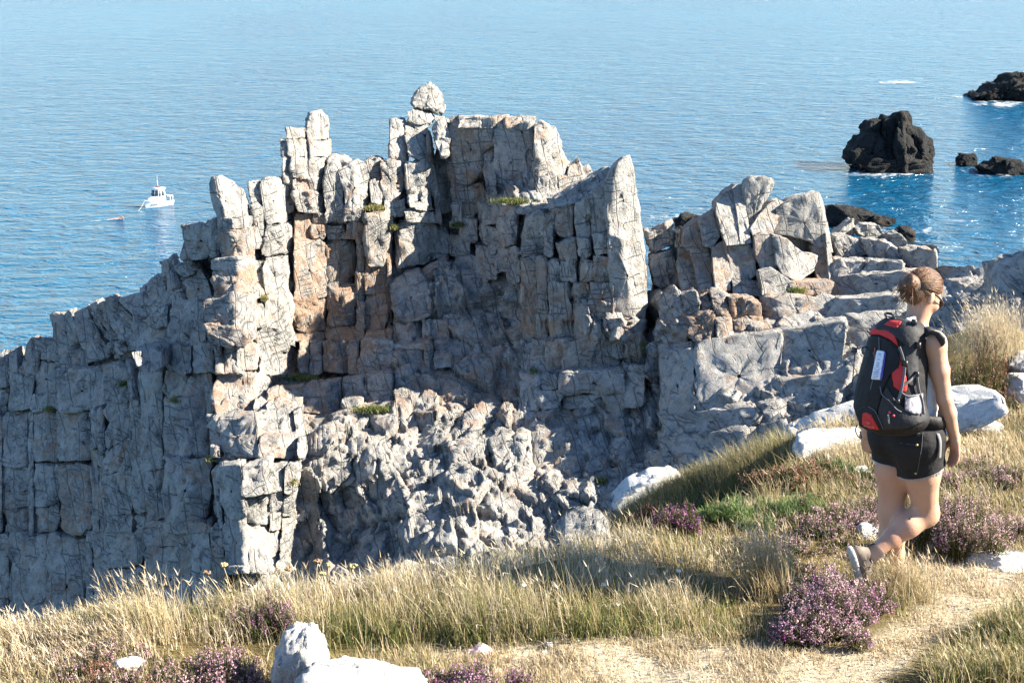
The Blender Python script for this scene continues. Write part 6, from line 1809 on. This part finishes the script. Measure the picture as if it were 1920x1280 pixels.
    v, f = ribbon(spline([b0 + pr * 0.13 + pf * 0.06 + pu * .05, pelv + HR * 0.185 + UP * 0.085, pelv + HR * 0.13 + HF * 0.13 + UP * .07, pelv + HF * 0.15 + UP * .06, pelv - HR * 0.13 + HF * 0.12 + UP * .07], 24), 0.06, 0.016, UP); obj('hip_belt', v, f, nyl, pack)
    v, f = ribbon(spline([pelv + HR * 0.165 + UP * 0.07 - HF * .02, pelv + HR * 0.205 + UP * 0.01 - HF * .02, hR + HR * 0.13 - UP * 0.06], 12), 0.020, 0.003, HF); obj('loose_strap_end', v, f, web, pack)
    # side pocket of mesh with a bottle in it
    q = pk(1716, 752, 0.004); bt = plain('bottle_plastic', (0.62, 0.66, 0.74), 0.25, 0.1, 30)
    t = NT('pocket_mesh'); vo = t.voro(t.pos(), 420.0); nn = t.noise(t.pos((60, 60, 30)), 1.0, 3)
    mc = t.mix(t.ramp(vo, 0.35, 0.5), (0.05, 0.045, 0.05), t.mix(t.ramp(nn, .4, .6), (0.50, 0.52, 0.60), (0.16, 0.15, 0.18))); msh = t.fin(mc, 0.7)
    panel('mesh_pocket', [(1697,742),(1716,740),(1731,738),(1730,760),(1726,777),(1712,776),(1696,768)], msh, 0.016)
    cord('pocket_hem', [(1690,736),(1702,742),(1716,741),(1730,738)], 0.004, web, 0.018)
    bo = empty_child('water_bottle', None, q) if False else None
    qb = pk(1714, 744, 0.004) + np.array([-0.012, 0.022, 0.0])
    bq = empty('water_bottle', qb - pu * 0.10, 'pale bottle standing in the mesh side pocket of the backpack', 'bottle')
    v, f = tube([qb - pu * 0.10, qb - pu * 0.09, qb + pu * 0.0, qb + pu * 0.012], [0.024, 0.028, 0.028, 0.020], 16); obj('bottle_body', v, f, bt, bq)
    v, f = tube([qb + pu * 0.010, qb + pu * 0.030], [0.019, 0.019], 14); obj('cap', v, f, plain('white_cap', (0.75, 0.77, 0.82), 0.4, .03), bq)
    # lettering: vertical brand name on the bottom pocket and the maker's mark on the red corner
    def letters(txt, p0, right, up, size, mat, parent, name='lettering'):
        cu = bpy.data.curves.new(name, 'FONT'); cu.body = txt; cu.size = size; cu.extrude = 0.0006; cu.align_x = 'LEFT'
        to = bpy.data.objects.new(name, cu); COL.objects.link(to)
        bpy.context.view_layer.update()
        me = bpy.data.meshes.new_from_object(to.evaluated_get(bpy.context.evaluated_depsgraph_get()))
        bpy.data.objects.remove(to)
        co = np.zeros(len(me.vertices) * 3); me.vertices.foreach_get('co', co); co = co.reshape(-1, 3)
        right = right / np.linalg.norm(right); up = up - right * (up @ right); up /= np.linalg.norm(up); nz = np.cross(right, up)
        w = co[:, :1] * right + co[:, 1:2] * up + co[:, 2:3] * nz
        me.vertices.foreach_set('co', w.astype(np.float32).ravel()); me.update()
        me.materials.clear(); me.materials.append(mat)
        o = bpy.data.objects.new(name, me); link(o, parent); o.location = Vector(p0) - wloc(parent)
        return o
    ylw = plain('cream_print', (0.72, 0.70, 0.58), 0.6); rdl = plain('faded_print', (0.62, 0.28, 0.25), 0.6); rm = plain('red_tag', (0.62, 0.05, 0.08), 0.6)
    a = pk(1669, 794, 0.016); b = pk(1667, 777, 0.016); c = pk(1672, 785, 0.016)
    letters('FIRELAB', a, b - a, (pk(1664, 785, .016) - c), 0.0125, ylw, lower)
    for x, y in ((1668, 773), (1675.5, 779)):
        q = pk(x, y, 0.016); v, f = tube([q + np.array([0, .003, 0]), q - np.array([0, .003, 0])], 0.0062, 8); obj('red_tag', v, f, rm, lower)
    a = pk(1621, 798, 0.0205); b = pk(1640, 801, 0.0205)
    for k in range(8):
        q = pk(1620.5 + 2.5 * k, 798 + 0.45 * k, 0.0205); v, f = tube([q + pu * (0.0035 if k % 3 else 0.005), q - pu * 0.0035], 0.0013, 4); obj('faded_mark', v, f, rdl, rp)
    q = [pk(1627 + 3.4 * math.cos(x), 793 + 2.2 * math.sin(x), 0.0205) for x in np.linspace(0, 6.28, 14)]
    v, f = tube(q, 0.0009, 4); obj('emblem_ring', v, f, rdl, rp)
    q = [pk(1627 + 1.5 * math.cos(x), 793 + 1.8 * math.sin(x), 0.0205) for x in np.linspace(0, 6.28, 10)]
    v, f = tube(q, 0.0009, 4); obj('emblem_ring', v, f, rdl, rp)
make_person()

# ------------------------------------------------------------------ swimmer near the boat
def make_swimmer():
    Y = sea_Y(410); o = P(222, 410, Y); o[2] = SEA
    m = Y / F
    S = SDF(o - np.array([1.6, 0.8, 0.5]), o + np.array([1.6, 0.8, 0.9]), 0.035)
    S.cone(o + np.array([-0.55, 0, -0.06]), o + np.array([0.25, 0, 0.0]), 0.17, 0.2, 0.05)
    S.ell(o + np.array([0.58, 0, 0.10]), (0.14, 0.11, 0.13), np.eye(3), 0.04); S.cone(o + np.array([0.25, 0, 0.02]), o + np.array([0.55, 0, 0.06]), 0.09, 0.07, 0.05)
    S.cone(o + np.array([0.25, -0.2, 0.05]), o + np.array([0.55, -0.32, 0.36]), 0.07, 0.055, 0.04); S.cone(o + np.array([0.55, -0.32, 0.36]), o + np.array([0.85, -0.3, 0.12]), 0.055, 0.04, 0.03)
    S.cone(o + np.array([0.25, 0.2, 0.0]), o + np.array([0.6, 0.42, -0.1]), 0.07, 0.05, 0.04)
    S.cone(o + np.array([-0.55, 0.08, -0.06]), o + np.array([-1.35, 0.12, -0.12]), 0.1, 0.06, 0.04); S.cone(o + np.array([-0.55, -0.08, -0.06]), o + np.array([-1.35, -0.12, -0.05]), 0.1, 0.06, 0.04)
    v, f = S.mesh()
    e = empty('person', o, 'swimmer doing the crawl in the water left of the white boat', 'person')
    obj('body', v, f, plain('swimmer_skin', (0.55, 0.22, 0.13), 0.5, 0.1, 3), e)
    C_ = SDF(o - np.array([0.2, 0.4, 0.3]), o + np.array([1.0, 0.4, 0.6]), 0.03)
    C_.ell(o + np.array([0.57, 0.0, 0.14]), (0.145, 0.118, 0.12), np.eye(3), 0)
    v, f = C_.mesh(np.maximum(C_.f, (o[2] + 0.10) - C_.pts()[..., 2])); obj('hair', v, f, plain('swimmer_hair', (0.16, 0.07, 0.04), 0.6), e)
    # wake
    n, k = 60, 12
    U, V = np.meshgrid(np.linspace(0, 1, n), np.linspace(-1, 1, k))
    x = o[0] + 0.6 - U * 6.5; y = o[1] + V * (0.55 + 0.9 * U) - U * 4.0; z = SEA + 0.05 + 0.10 * np.clip(1 - np.abs(V), 0, 1) * np.abs(fbm(np.stack([x * 1.5, y * 1.5, 0 * x], -1).reshape(-1, 3), 3, 95)).reshape(x.shape)
    me = obj('swimming_wake', np.stack([x, y, z], -1).reshape(-1, 3), grid_faces(k, n), bpy.data.materials['surf_foam'], attrs={'dense': (1.15 * (1 - U) ** 0.6 * np.clip(1.05 - np.abs(V), 0, 1)).ravel()})
    tag(me, 'white splashes trailing behind the swimmer', 'foam', kind='stuff')
make_swimmer()
